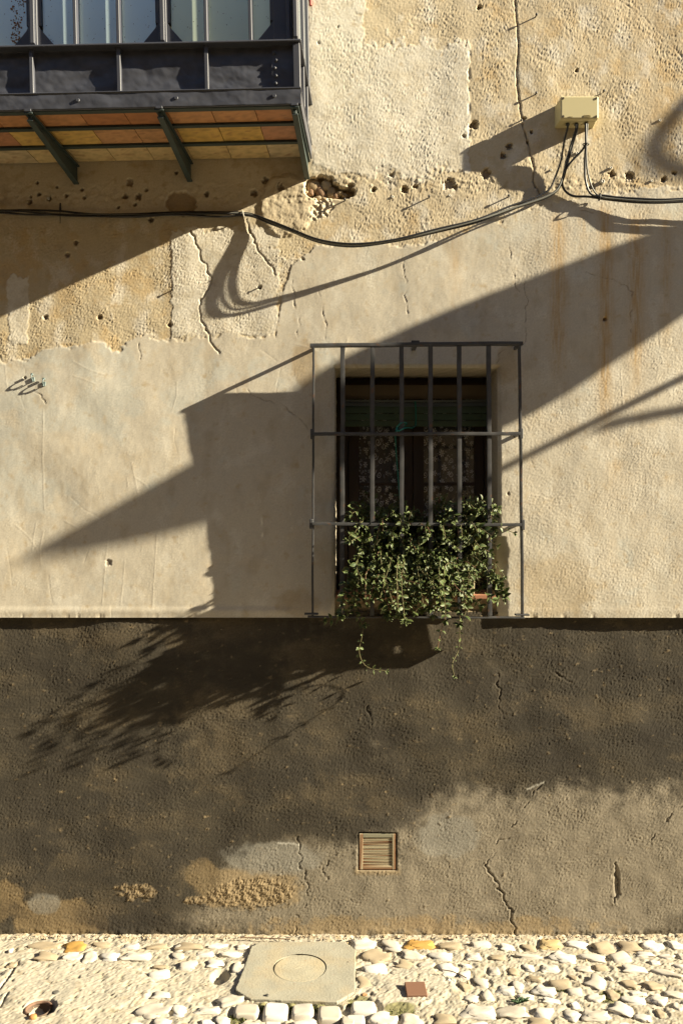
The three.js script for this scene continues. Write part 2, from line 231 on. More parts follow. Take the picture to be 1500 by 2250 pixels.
  // rim of the vent opening, and its recess
  const vin = inRect(x, y, 787, 871, 1834, 1916, 1.2), vout = inRect(x, y, 778, 880, 1826, 1926, 5); h += (vout - vin) * 0.0012 * (.5 + n2(x / 8, y / 8)); h -= vin * 0.02; mixc(o, .25, .19, .11, (vout - vin) * sstep(1905, 1920, y) * .8);
  // grit against the pavement
  if (y > 2020) h += sstep(2036, 2058, y) * (0.002 + fbm(x / 16, y / 12, 3) * 0.004);
  const g = 1 + 0.13 * f3 + 0.14 * f2 + .1 * grain; o[1] *= g; o[2] *= g; o[3] *= g; if (n2(x / 2.6 + 40, y / 2.6) > 0.93) mixc(o, 0.4, 0.32, 0.18, .7);
  o[0] = h;
}
const house = thing('house', 'old house front with beige peeling plaster above a dark rendered plinth', 'house');
{
  const FINE = 1.75;
  const xs = [...steps(-2800, -40, 60), ...steps(-40, OPEN.x0, FINE), ...steps(OPEN.x0, OPEN.x1, FINE), ...steps(OPEN.x1, 1545, FINE), ...steps(1545, 4200, 60), 4200];
  const ysU = [...steps(-2600, -30, 60), ...steps(-30, OPEN.y0, FINE), ...steps(OPEN.y0, LEDGE, FINE), LEDGE];
  const hole = (x, y) => x > OPEN.x0 && x < OPEN.x1 && y > OPEN.y0;
  const plaster = vmat(0.95);
  part('upper_wall', sheet(xs, ysU, upper, hole), plaster, house).userData.label = 'beige lime plaster, rough and peeling above, smooth below';
  const xsP = [...steps(-2800, -40, 60), ...steps(-40, 1545, FINE), ...steps(1545, 4200, 60), 4200];
  part('plinth', sheet(xsP, [...steps(1346, 2064, FINE), 2064], plinth), plaster, house).userData.label = 'dark grey brown rendered plinth with damp stains';
  // underside of the upper coat, down to the plinth
  const o = [0, 0, 0, 0], pos = [], col = [], idx = [];
  xs.forEach((x, i) => { upper(x, LEDGE, o); const z0 = o[0]; for (let k = 0; k < 2; k++) { pos.push(wx(x), wy(LEDGE + k * 1.5), k ? SET - 0.02 : z0); col.push(o[1], o[2], o[3]); } if (i) idx.push(2 * i - 2, 2 * i - 1, 2 * i, 2 * i, 2 * i - 1, 2 * i + 1); });
  part('plaster_edge', indexed(pos, col, idx), plaster, house);
  // reveal: from the arris back to the frame
  const DEEP = -0.275, NS = 16, rim = (pts, inward, name) => {
    const ps = [], cs = [], id = [];
    pts.forEach(([x, y], i) => { upper(x, y, o); const z0 = o[0]; for (let k = 0; k <= NS; k++) { const t = k / NS, z = lerp(z0, DEEP, t), nn = (fbm(x / 18 + t * 12, y / 18 + 5, 3) * 0.0045) * Math.min(1, t * 5) + 0.004 * Math.min(1, t * 6); ps.push(wx(x) + inward[0] * nn, wy(y) + inward[1] * nn, z); const g = 0.9 + .2 * n2(x / 6 + k, y / 6); cs.push(.47 * g, .405 * g, .30 * g); } if (i) { const a = (i - 1) * (NS + 1), b = i * (NS + 1); for (let k = 0; k < NS; k++) id.push(a + k, b + k, a + k + 1, a + k + 1, b + k, b + k + 1); } });
    part(name, indexed(ps, cs, id), plaster, house);
  };
  const yr = [...steps(OPEN.y0, LEDGE, 3), LEDGE], xr = [...steps(OPEN.x0, OPEN.x1, 3), OPEN.x1];
  rim(yr.map((y) => [OPEN.x0, y]), [1, 0], 'window_reveal'); rim(yr.map((y) => [OPEN.x1, y]), [-1, 0], 'window_reveal'); rim(xr.map((x) => [x, OPEN.y0]), [0, -1], 'window_lintel');
  // apron of rough plaster under the sill
  part('sill_apron', sheet([...steps(730, 1098, 2.4), 1098], [...steps(1306, 1360, 2.4), 1360], (x, y, q) => { const f = fbm(x / 14, y / 14, 3), g = 1 + .25 * f; q[0] = -0.03 + f * 0.006 + n2(x / 4.5, y / 4.5) * .0015 + .01 * sstep(1335, 1358, y) * sstep(1000, 1060, x); q[1] = .30 * g; q[2] = .235 * g; q[3] = .145 * g; }), plaster, house);
  // terracotta sill tiles
  const terra = vmat(0.85);
  for (let i = 0; i < 3; i++) { const a = lerp(wx(728), wx(1106), i / 3) + .001, b = lerp(wx(728), wx(1106), (i + 1) / 3) - .001; const ga = i === 0 ? a + 0.016 : a, gb = i === 2 ? b - 0.026 : b; part('sill_tile', paint(box(ga, gb, wy(1317), wy(1307), -0.27, -0.006, .003), (x, y, z) => { const g = 1 + .3 * fbm(x * 60, z * 60 + y * 90, 2); return [.33 * g, .15 * g, .085 * g]; }), terra, house); }
  // rubble showing in the broken-out hollow
  const rub = [0, 1, 2].map((s) => stoneGeo(900 + s, 0.3)), rm = [std(.30, .22, .13, .95), std(.24, .15, .09, .95), std(.36, .28, .18, .95)];
  [[688, 405, 15, 14], [703, 418, 11, 16], [716, 404, 12, 13], [727, 420, 11, 12], [737, 428, 8, 8], [699, 432, 10, 7], [712, 434, 9, 6], [682, 419, 8, 9], [746, 421, 8, 6], [757, 426, 7, 5]].forEach(([x, y, w, h], i) => { const m = part('rubble_stone', rub[i % 3], rm[i % 3], house); m.position.set(wx(x), wy(y), -0.026); m.scale.set(w / PX, h / PX, 0.016); m.rotation.z = rr(-.5, .5); });
  // window: dark wooden casements, panes, room behind
  const win = new THREE.Group(); win.name = 'window'; house.add(win); win.userData.label = 'dark brown wooden casement window deep in its reveal';
  const wood = vmat(0.6), zf = -0.235, grainC = (x, y) => { const g = 1 + .35 * fbm(x * 160, y * 9, 3); return [.040 * g, .024 * g, .014 * g]; };
  const R = (x0, x1, y0, y1, z0, z1, name) => { const a = P(x0, y1, zf), b = P(x1, y0, zf); part(name, paint(box(a.x, b.x, a.y, b.y, z0, z1, .003), grainC), wood, win); };
  R(738, 764, 800, 1300, -.275, -.225, 'frame'); R(1063, 1092, 800, 1300, -.275, -.225, 'frame'); R(764, 1063, 832, 850, -.275, -.225, 'frame'); R(764, 1063, 1282, 1300, -.275, -.225, 'frame');
  for (const [a, b] of [[765, 906], [907, 1062]]) { R(a, a + 24, 851, 1281, -.265, -.235, 'casement_stile'); R(b - 20, b, 851, 1281, -.265, -.235, 'casement_stile'); R(a + 24, b - 20, 851, 868, -.264, -.236, 'casement_rail'); R(a + 24, b - 20, 1255, 1281, -.264, -.236, 'casement_rail'); R(a + 24, b - 20, 1060, 1067, -.262, -.238, 'glazing_bar'); const p = P(a + 22, 1257, zf), q = P(b - 18, 866, zf); part('pane', box(p.x, q.x, p.y, q.y, -.252, -.249, .0005), new THREE.MeshPhysicalMaterial({ color: 0xffffff, transmission: 1, thickness: 0, roughness: 0.03, ior: 1.5 }), win); }
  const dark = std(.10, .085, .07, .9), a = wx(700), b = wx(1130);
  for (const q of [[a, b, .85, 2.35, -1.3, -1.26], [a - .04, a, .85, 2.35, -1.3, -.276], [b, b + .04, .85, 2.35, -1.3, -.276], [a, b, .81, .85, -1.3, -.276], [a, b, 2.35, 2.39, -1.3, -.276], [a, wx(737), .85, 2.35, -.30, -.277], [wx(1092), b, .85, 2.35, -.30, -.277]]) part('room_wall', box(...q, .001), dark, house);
}
function stoneGeo(s, rough = 0.25, detail = 2) {
  const g = new THREE.IcosahedronGeometry(1, detail), p = g.attributes.position;
  for (let i = 0; i < p.count; i++) { const x = p.getX(i), y = p.getY(i), z = p.getZ(i), k = 1 + rough * (fbm(x * 1.1 + s * 7.3 + z * 0.7, y * 1.1 + s * 3.1 - z * 0.9, 3)) + rough * .35 * n2(x * 4 + s, z * 4 + y * 3); const q = (v) => Math.sign(v) * Math.pow(Math.abs(v), 0.82); p.setXYZ(i, q(x) * k, q(y) * k, q(z) * k); }
  g.deleteAttribute('uv'); g.deleteAttribute('normal');
  // weld for smooth shading
  const map = new Map(), pos = [], idx = []; for (let i = 0; i < p.count; i++) { const key = [p.getX(i), p.getY(i), p.getZ(i)].map((v) => v.toFixed(4)).join(); if (!map.has(key)) { map.set(key, pos.length / 3); pos.push(p.getX(i), p.getY(i), p.getZ(i)); } idx.push(map.get(key)); }
  return indexed(pos, null, idx);
}

// ---------------------------------------------------------------- pavement: mortar bed with pebbles and cobbles
const COB = [];
{
  const add = (x0, k, list) => { for (const [cx, cy, w, h, t = 0, c = 0, q = 0] of list) COB.push([x0 + cx / k, 2040 + cy / k, w / k, h / k, t, c || (q || rnd() > .2 ? 0 : 2), q]); };
  add(0, 3.75, [[375, 127, 240, 65], [615, 130, 190, 85, 0, 1], [845, 117, 150, 55, -8], [1080, 127, 130, 65], [1290, 130, 190, 50, -8], [1480, 135, 90, 65], [375, 215, 180, 75], [610, 215, 150, 75, -5], [742, 213, 115, 105], [905, 210, 145, 80, -5], [1130, 207, 220, 85], [1330, 295, 140, 45], [1310, 360, 200, 75], [1320, 530, 150, 70], [1275, 655, 260, 115], [1130, 775, 160, 60], [1335, 760, 140, 100], [105, 278, 70, 60], [400, 775, 60, 40], [90, 165, 40, 25]]);
  add(380, 3.75, [[120, 135, 220, 65, 0, 2], [375, 122, 150, 45, -8], [570, 130, 110, 50], [50, 210, 120, 70], [255, 192, 150, 55], [485, 193, 190, 60], [125, 290, 160, 85, 8], [340, 270, 140, 70, -10], [550, 305, 110, 100, -15], [470, 570, 230, 80, -14], [55, 655, 120, 110], [290, 650, 190, 80], [605, 660, 230, 130, 0, 0, 1], [845, 665, 230, 150, 0, 0, 1], [1070, 660, 200, 130, 0, 0, 1], [1290, 685, 210, 150, 0, 0, 1], [280, 755, 120, 70], [410, 745, 120, 100], [640, 765, 150, 70], [820, 780, 150, 60, 0, 0, 1], [1085, 770, 230, 80], [1440, 750, 120, 110, 0, 0, 1], [100, 780, 90, 30]]);
  add(760, 3.947, [[145, 108, 220, 95], [400, 125, 180, 100], [640, 120, 240, 90, 0, 1], [900, 130, 220, 80, 0, 2], [1170, 120, 200, 60], [1390, 145, 130, 65], [270, 220, 230, 120, 0, 2], [575, 210, 210, 75, 6], [815, 220, 200, 85], [1100, 220, 120, 90], [1315, 228, 140, 60], [250, 335, 240, 100], [515, 305, 180, 80, 15], [700, 295, 130, 70], [880, 335, 170, 105], [1040, 300, 100, 45], [1280, 345, 90, 90], [1450, 350, 90, 80], [1025, 380, 110, 75, 15], [160, 455, 150, 110, -10, 2], [910, 430, 60, 45], [1035, 480, 110, 85, -10], [1170, 445, 120, 90], [1385, 510, 140, 95, 15], [1085, 580, 120, 95, 20], [1225, 565, 110, 95, -10], [150, 670, 240, 130, 0, 0, 1], [335, 765, 220, 130], [565, 775, 200, 120, 10], [80, 780, 190, 100, 0, 0, 1], [1150, 700, 270, 150, 8], [1430, 700, 280, 140], [1150, 812, 180, 40], [840, 770, 190, 100, 0, 2], [165, 558, 50, 40, 0, 3], [300, 518, 60, 45, 0, 2]]);
  add(1120, 3.947, [[165, 145, 115, 65], [350, 115, 180, 100, 0, 4], [585, 120, 190, 80, 10], [805, 145, 200, 100, 0, 2], [1020, 145, 190, 100], [1240, 130, 170, 85], [1435, 120, 140, 75], [175, 225, 260, 45], [465, 230, 200, 100, 18], [715, 230, 220, 75, 15], [950, 230, 200, 90], [1160, 205, 150, 50], [1360, 220, 120, 50, 10], [1485, 215, 80, 60], [160, 315, 90, 65], [345, 325, 145, 85], [635, 325, 140, 70], [785, 315, 130, 60, 6, 2], [1065, 335, 220, 70], [1365, 372, 240, 60, 22], [1245, 270, 90, 45], [1470, 305, 100, 45, 10], [210, 410, 130, 75, 15], [545, 400, 100, 50, 38], [430, 465, 210, 90, 15], [735, 450, 160, 120, 30], [1045, 465, 130, 90, 35], [1245, 470, 190, 80, -10], [70, 480, 110, 95, 20], [300, 515, 180, 110, 15], [140, 565, 140, 70, 10], [560, 525, 140, 75, 15], [350, 605, 165, 60], [750, 575, 140, 80], [890, 550, 110, 90], [1070, 600, 200, 85], [1280, 590, 140, 110, 35], [1420, 545, 160, 80, 10], [560, 640, 90, 70], [955, 680, 190, 120, 30], [1455, 650, 80, 80], [1300, 710, 80, 80, 0, 2], [530, 725, 150, 110, 30], [740, 730, 230, 120], [1150, 745, 140, 85, 20], [290, 710, 160, 110, 30], [240, 790, 200, 80], [1010, 815, 140, 30], [1100, 540, 150, 50], [868, 410, 40, 40]]);
}
const COVER = [[650, 150], [720, 113], [1400, 110], [1500, 175], [1490, 520], [1350, 600], [640, 577], [520, 500], [600, 300]].map(([x, y]) => G(380 + x / 3.75, 2040 + y / 3.75));
const inCover = (x, z) => { let c = false; for (let i = 0, j = COVER.length - 1; i < COVER.length; j = i++) { const a = COVER[i], b = COVER[j]; if ((a.z > z) !== (b.z > z) && x < (b.x - a.x) * (z - a.z) / (b.z - a.z) + a.x) c = !c; } return c; };
const pavement = new THREE.Group(); pavement.name = 'pavement'; pavement.userData.kind = 'structure'; pavement.userData.label = 'pale pebble and mortar pavement along the house'; scene.add(pavement);
{
  const stones = COB.map(([cx, cy, w, h, t, c, q]) => {
    const p = G(cx, cy), s = FOC / (DIST - p.z), tan = (cy - 1125) / FOC; let W = w / s / 2, Dp = Math.max(0.012, h / s / tan / 2 - 0.006); return { x: p.x, z: p.z, W, Dp, t: t * 0.0174 * 1.2, c, q };
  });
  // more of the same beyond the frame, so that the pavement goes on
  for (let i = 0; i < 150; i++) { const x = rr(-2.4, 2.4), z = rr(0.03, 1.5); const d = DIST - z, px = 750 + x * FOC / d, py = 1125 + EYE * FOC / d; if (py < 2262 && px > -25 && px < 1525) continue; if (stones.some((s) => Math.hypot(s.x - x, s.z - z) < s.W + 0.04)) continue; stones.push({ x, z, W: rr(.02, .045), Dp: rr(.018, .035), t: rr(-.5, .5), c: rnd() < .15 ? 2 : 0, q: rnd() < .2 ? 1 : 0 }); }
  const bump = (x, z) => { let h = 0; for (const s of stones) { const dx = x - s.x, dz = z - s.z; if (dx * dx + dz * dz > .01) continue; const c = Math.cos(s.t), n = Math.sin(s.t), u = (dx * c + dz * n) / (s.W + .012), v = (-dx * n + dz * c) / (s.Dp + .012), q = u * u + v * v; if (q < 1.3) h -= (s.q ? .009 : .0028) * sstep(1.3, .9, q); } return h; };
  const x0 = -1.75, x1 = 1.75, z0 = -0.035, z1 = 0.8, st = 0.0042, nx = Math.round((x1 - x0) / st), nz = Math.round((z1 - z0) / st), pos = [], col = [], idx = [];
  const pit1 = G(484, 2139), pit2 = G(88, 2210), crack = line([[40, 2108], [26, 2135], [10, 2155], [0, 2168]]), crack2 = line([[0, 2205], [10, 2190], [17, 2180]]);
  for (let j = 0; j <= nz; j++) for (let i = 0; i <= nx; i++) {
    const x = lerp(x0, x1, i / nx), z = lerp(z0, z1, j / nz), d = DIST - z, px = 750 + x * FOC / d, py = 1125 + EYE * FOC / d, X = x * PX, Z = z * PX;
    const f1 = fbm(X / 70, Z / 70 + 9, 3), f2 = fbm(X / 18, Z / 18, 3), f3 = n2(X / 3.2, Z / 3.2);
    const patch = Math.max(sstep(0, .25, blob(px, py, 165, 2160, 190, 62) + f2 * .2), sstep(0, .3, blob(px, py, 880, 2160, 130, 50) + f2 * .25));
    let h = -0.009 + f1 * 0.005 + f2 * lerp(0.0062, 0.0026, patch) + n2(X / 5, Z / 5) * 0.0018 + n2(X / 2.6, Z / 2.6) * .0012 + bump(x, z) + patch * 0.006;
    const wallside = sstep(0.03, 0.0, z); h += wallside * (0.004 + f2 * .005 + n2(X / 4, Z / 4) * .002);
    const b = blob(x, z, pit1.x, pit1.z, .034, .05); h -= sstep(0, .5, b + f2 * .2) * 0.03; h -= sstep(0, .4, blob(x, z, pit2.x, pit2.z, .055, .05)) * 0.04;
    h -= sstep(.0, .3, blob(px, py, 470, 2190, 60, 18) + f2 * .3) * .007; for (const c of [crack, crack2]) { const q = c(px, py, 6); if (q < 5) h -= Math.exp(-q * q / 3) * .012; }
    if (inCover(x, z)) h = -0.03;
    pos.push(x, h, z);
    let o = [0, .365, .328, .255]; mixc(o, .385, .35, .28, patch * .8); mixc(o, .25, .20, .13, sstep(0, .5, f2 + f1 * .5) * .6); mixc(o, .31, .29, .235, sstep(.05, .4, fbm(X / 40 + 5, Z / 40, 2)) * .6); mixc(o, .36, .25, .12, wallside * .4 * sstep(-.2, .4, f2));
    const moss = sstep(.1, .4, Math.max(blob(px, py, 520, 2236, 22, 22), blob(px, py, 880, 2212, 40, 16), blob(px, py, 640, 2204, 120, 9), blob(px, py, 1340, 2182, 34, 16), blob(px, py, 1215, 2165, 34, 10), blob(px, py, 790, 2195, 30, 14)) + f2 * .4); mixc(o, .12, .115, .03, moss * .8);
    const g = 1 + .12 * f3 + .1 * f2; col.push(o[1] * g, o[2] * g, o[3] * g);
    if (i < nx && j < nz) { const a = j * (nx + 1) + i; idx.push(a, a + nx + 1, a + 1, a + 1, a + nx + 1, a + nx + 2); }
  }
  part('mortar_bed', indexed(pos, col, idx), vmat(0.95), pavement);
  const geos = [0, 1, 2, 3, 4, 5, 6].map((s) => stoneGeo(s * 3 + 1, 0.75)), flat = [0, 1, 2].map((s) => { const g = stoneGeo(s * 5 + 60, 0.2, 2), p = g.attributes.position; for (let i = 0; i < p.count; i++) { const q = (v) => Math.sign(v) * Math.pow(Math.abs(v), 0.5); p.setXYZ(i, q(p.getX(i)) * .92, Math.min(.75, p.getY(i)), q(p.getZ(i)) * .92); } g.computeVertexNormals(); return g; });
  const tint = (r, g, b, k) => (geo, s) => paint(geo.clone(), (x, y, z) => { const m = 1 + k * fbm(x * 2.2 + s, z * 2.2 + y, 3) + .06 * n2(x * 9, z * 9 + y * 5); return [r * m, g * m, b * m]; });
  const tones = [[tint(.55, .52, .465, .35), tint(.53, .49, .425, .5), tint(.44, .40, .335, .45)], [tint(.40, .23, .055, .45)], [tint(.32, .26, .175, .25)], [tint(.36, .2, .09, .2)], [tint(.42, .32, .16, .25)]];
  const cache = new Map(), mat = vmat(0.8);
  stones.forEach((s, i) => {
    const key = `${s.q}_${i % (s.q ? 3 : 7)}_${s.c}_${s.c ? 0 : i % 3}`;
    if (!cache.has(key)) cache.set(key, tones[s.c][s.c ? 0 : i % 3]((s.q ? flat : geos)[i % (s.q ? 3 : 7)], i));
    const m = part('cobblestone', cache.get(key), mat, pavement); const hgt = s.q ? .026 : Math.min(.012, Math.max(.007, (s.W + s.Dp) * .16));
    m.scale.set(s.W * 1.0, hgt, s.Dp * 1.0); m.rotation.set(rr(-.08, .08), -s.t, rr(-.1, .1)); m.position.set(s.x, s.q ? -0.020 : -0.012 + hgt * .02, Math.max(s.z, s.Dp * .8));
  });
}
// loose grit along the foot of the wall and moss cushions, too many to count
{
  const g = stoneGeo(77, .4, 0), N = 900, im = new THREE.InstancedMesh(g, std(.40, .33, .23, .95), N), m = new THREE.Object3D(), c = new THREE.Color();
  for (let i = 0; i < N; i++) { const near = rnd() < .6, x = rr(-1.7, 1.7), z = near ? Math.abs(rr(-.012, .035)) : rr(0.02, .75), s = rr(.001, rnd() < .08 ? .006 : .0032); if (inCover(x, z) && rnd() < .93) { m.position.set(x, -.08, z); } else m.position.set(x, inCover(x, z) ? .002 : near ? rr(-.004, .004) : rr(-.014, -.006), z); m.rotation.set(rr(0, 6), rr(0, 6), rr(0, 6)); m.scale.set(s * rr(.8, 1.5), s, s); m.updateMatrix(); im.setMatrixAt(i, m.matrix); const k = rr(.6, 1.25); im.setColorAt(i, c.setRGB(k, k * rr(.9, 1), k * rr(.8, 1))); }
  im.name = 'gravel'; tag(im, 'loose grit scattered along the foot of the wall', 'gravel', null, 'stuff'); scene.add(im);
}
{
  const blade = new THREE.BufferGeometry(); blade.setAttribute('position', new THREE.BufferAttribute(new Float32Array([-.0012, 0, 0, .0012, 0, 0, .0004, .011, .002, -.0012, 0, 0, .0004, .011, .002, -.0016, .01, -.001]), 3)); blade.computeVertexNormals();
  const spots = [[520, 2236, 22, 14], [880, 2212, 40, 8], [640, 2206, 110, 4], [1340, 2184, 34, 10], [1215, 2166, 34, 6], [790, 2196, 30, 8]], N = 1500, im = new THREE.InstancedMesh(blade, std(.10, .11, .025, .95), N), m = new THREE.Object3D();
  for (let i = 0; i < N; i++) { const s = spots[i % 6], p = G(s[0] + rr(-1, 1) * s[2], s[1] + rr(-1, 1) * s[3]); m.position.set(p.x, -.02, p.z); m.rotation.set(rr(-.6, .6), rr(0, 6), rr(-.6, .6)); m.scale.setScalar(rr(.6, 1.2)); m.updateMatrix(); im.setMatrixAt(i, m.matrix); }
  im.name = 'moss'; tag(im, 'olive moss in the joints between the stones', 'moss', null, 'stuff'); scene.add(im);
}
{ const g = new THREE.PlaneGeometry(160, 160, 1, 1).rotateX(-Math.PI / 2); g.translate(0, -0.05, 0); const m = part('street', g, std(.25, .215, .155, .95), scene); m.userData.kind = 'structure'; m.userData.label = 'pale dusty street surface'; }

// ---------------------------------------------------------------- inspection cover and small things on the pavement
{
  const t = thing('inspection_cover', 'grey concrete slab with a round lid, set in the pebble pavement', 'cover'), c = COVER.reduce((a, p) => a.add(p), new THREE.Vector3()).multiplyScalar(1 / COVER.length); t.position.set(c.x, 0, c.z);
  const lc = G(380 + 1045 / 3.75, 2040 + 322 / 3.75), lx = lc.x - c.x, lz = lc.z - c.z, R = 220 / 3.75 / (FOC / (DIST - lc.z));
  const ring = (r, n = 64, k = 0) => Array.from({ length: n }, (_, i) => { const a = i / n * 6.2832, q = r * (1 + .012 * n2(Math.cos(a) * 3 + k, Math.sin(a) * 3)); return new THREE.Vector2(lx + q * Math.cos(a), -(lz + q * Math.sin(a))); });
  const dense = []; COVER.forEach((p, i) => { const q = COVER[(i + 1) % COVER.length]; for (let k = 0; k < 14; k++) { const u = k / 14; dense.push(new THREE.Vector2(lerp(p.x, q.x, u) - c.x + rr(-.0015, .0015), -(lerp(p.z, q.z, u) - c.z + rr(-.0015, .0015)))); } });
  const sh = new THREE.Shape(dense); sh.holes.push(new THREE.Path(ring(R)));
  const TN = 512, td = new Uint8Array(TN * TN * 4), bd = new Uint8Array(TN * TN * 4), enc = (v) => 255 * Math.pow(Math.max(0, v), 1 / 2.2);
  for (let j = 0; j < TN; j++) for (let i = 0; i < TN; i++) { const k = (j * TN + i) * 4, x = i / TN * .7, z = j / TN * .7, m = 1 + .2 * fbm(x * 14, z * 14 + 3, 4) + .16 * fbm(x * 160, z * 160, 3), b = sstep(-.2, .5, fbm(x * 9 + 4, z * 9, 3)), rs = fbm(x * 60 + 8, z * 90, 2) > .58 ? .5 : 0; td[k] = enc(lerp(lerp(.30, .33, b) * m, .25, rs)); td[k + 1] = enc(lerp(lerp(.285, .29, b) * m, .13, rs)); td[k + 2] = enc(lerp(lerp(.225, .205, b) * m, .07, rs)); td[k + 3] = 255; const h = 128 + 70 * fbm(x * 120, z * 120, 3) + 40 * n2(x * 420, z * 420); bd[k] = bd[k + 1] = bd[k + 2] = h; bd[k + 3] = 255; }
  const tx = (d, srgb) => { const t = new THREE.DataTexture(d, TN, TN); t.wrapS = t.wrapT = THREE.RepeatWrapping; t.magFilter = THREE.LinearFilter; t.repeat.set(1 / .7, 1 / .7); t.offset.set(.5, .5); if (srgb) t.colorSpace = THREE.SRGBColorSpace; t.needsUpdate = true; return t; }, cm = new THREE.MeshStandardMaterial({ map: tx(td, true), bumpMap: tx(bd, false), bumpScale: .0016, roughness: .92 });
  const slabG = new THREE.ExtrudeGeometry(sh, { depth: .03, bevelEnabled: true, bevelSize: .003, bevelThickness: .003, bevelSegments: 2, curveSegments: 4 }).rotateX(-Math.PI / 2); slabG.translate(0, -.033, 0);
  part('slab', slabG, cm, t);
  const lid = new THREE.Shape(ring(R - .0055, 64, 9)); lid.holes.push(new THREE.Path([[.0, .0], [.014, .007], [.022, .015], [.016, .012], [-.004, .004]].map(([a, b]) => new THREE.Vector2(lx - .012 + a, -lz - .006 + b))));
  const lg = new THREE.ExtrudeGeometry(lid, { depth: .022, bevelEnabled: true, bevelSize: .002, bevelThickness: .002, bevelSegments: 2 }).rotateX(-Math.PI / 2); lg.translate(0, -.026, 0); const lm = cm.clone(); lm.color.setRGB(1.12, 1.09, 1.03); part('lid', lg, lm, t);
  part('lid_seat', new THREE.CylinderGeometry(R + .004, R + .004, .004, 48).translate(lx, -.030, lz), std(.10, .085, .06, .95), t);
}
{ // rusty plate
  const p = G(913, 2176), t = solo('rusty_plate', paint(box(-.035, .035, -.006, .006, -.033, .033, .003), (x, y, z) => { const g = 1 + .5 * fbm(x * 70, z * 70 + y * 50, 3); return [.17 * g, .085 * g, .05 * g]; }), vmat(.75), 'small brown rusty plate lying on the mortar below the vent', 'plate'); t.position.set(p.x, .002, p.z); t.rotation.set(.16, .05, -.02);
}
{ // broken pipe mouth
  const p = G(85, 2208), t = thing('drain_pipe', 'broken mouth of a reddish clay pipe sunk in the concrete', 'pipe'); t.position.set(p.x, -.014, p.z);
  part('rim', paint(new THREE.TorusGeometry(.040, .0055, 8, 40, 3.6).rotateX(-Math.PI / 2).rotateY(.5), (x, y, z) => { const g = 1 + .4 * fbm(x * 90, z * 90, 2); return [.17 * g, .10 * g, .065 * g]; }), vmat(.9), t);
  part('bore', new THREE.CylinderGeometry(.038, .036, .05, 28, 1, true).translate(0, -.026, 0), std(.12, .085, .06, .95, { side: THREE.DoubleSide }), t);
  const st = solo('pebble', stoneGeo(5, .2, 1), std(.42, .2, .07, .9), 'small orange pebble beside the broken pipe mouth', 'pebble'); const q = G(73, 2232); st.scale.set(.013, .008, .011); st.position.set(q.x, -.004, q.z);
}
{ // bottle cap and lead plug
  const a = G(124, 2178); const m = solo('metal_disc', new THREE.LatheGeometry([[0, .003], [.009, .003], [.0115, .001], [.0115, -.004]].map(([x, y]) => new THREE.Vector2(x, y)), 24), std(.12, .115, .10, .6), 'flat grey metal disc in the concrete behind the broken pipe', 'disc'); m.position.set(a.x, -.004, a.z);
  const b = G(587, 2188); const n = solo('metal_disc', new THREE.LatheGeometry([[0, .002], [.004, .002], [.0055, .001], [.0055, -.004]].map(([x, y]) => new THREE.Vector2(x, y)), 20), std(.07, .07, .06, .6), 'tiny dark disc at the front edge of the concrete slab', 'disc'); n.position.set(b.x, .003, b.z);
}
{ // twigs
  const tw = (pts, r, label) => solo('twig', tube(pts.map(([x, y, h]) => { const p = G(x, y, 0); p.y = h; p.z = Math.max(p.z, .008); return p; }), r, 24, 5), std(.14, .085, .05, .9), label, 'twig');
  tw([[527, 2064, .007], [560, 2064, .006], [600, 2066, .007], [638, 2067, .006]], .0022, 'thin brown twig lying along the wall behind the concrete slab');
  tw([[968, 2138, .012], [990, 2142, .013], [1010, 2149, .012], [1024, 2155, .010]], .0018, 'short reddish twig among the pebbles right of the rusty plate');
}
{ // weed tuft
  const blades = []; for (let i = 0; i < 34; i++) { const a = rr(0, 6.28), l = rr(.012, .03), w = .0014, dx = Math.cos(a), dz = Math.sin(a) * .6; const g = new THREE.BufferGeometry(); g.setAttribute('position', new THREE.BufferAttribute(new Float32Array([-w, 0, 0, w, 0, 0, dx * l * .5, l * .55, dz * l * .5, dx * l * 1.1, l * .5, dz * l * 1.1]), 3)); g.setIndex([0, 1, 2, 1, 3, 2]); g.translate(rr(-.012, .012), 0, rr(-.006, .006)); g.computeVertexNormals(); blades.push(g); }
  const m = solo('weed', mergeGeometries(blades), std(.035, .075, .03, .8, { side: THREE.DoubleSide }), 'tiny green weed sprouting between the cobbles', 'weed'); const p = G(1142, 2197); m.position.set(p.x, -.012, p.z);
}

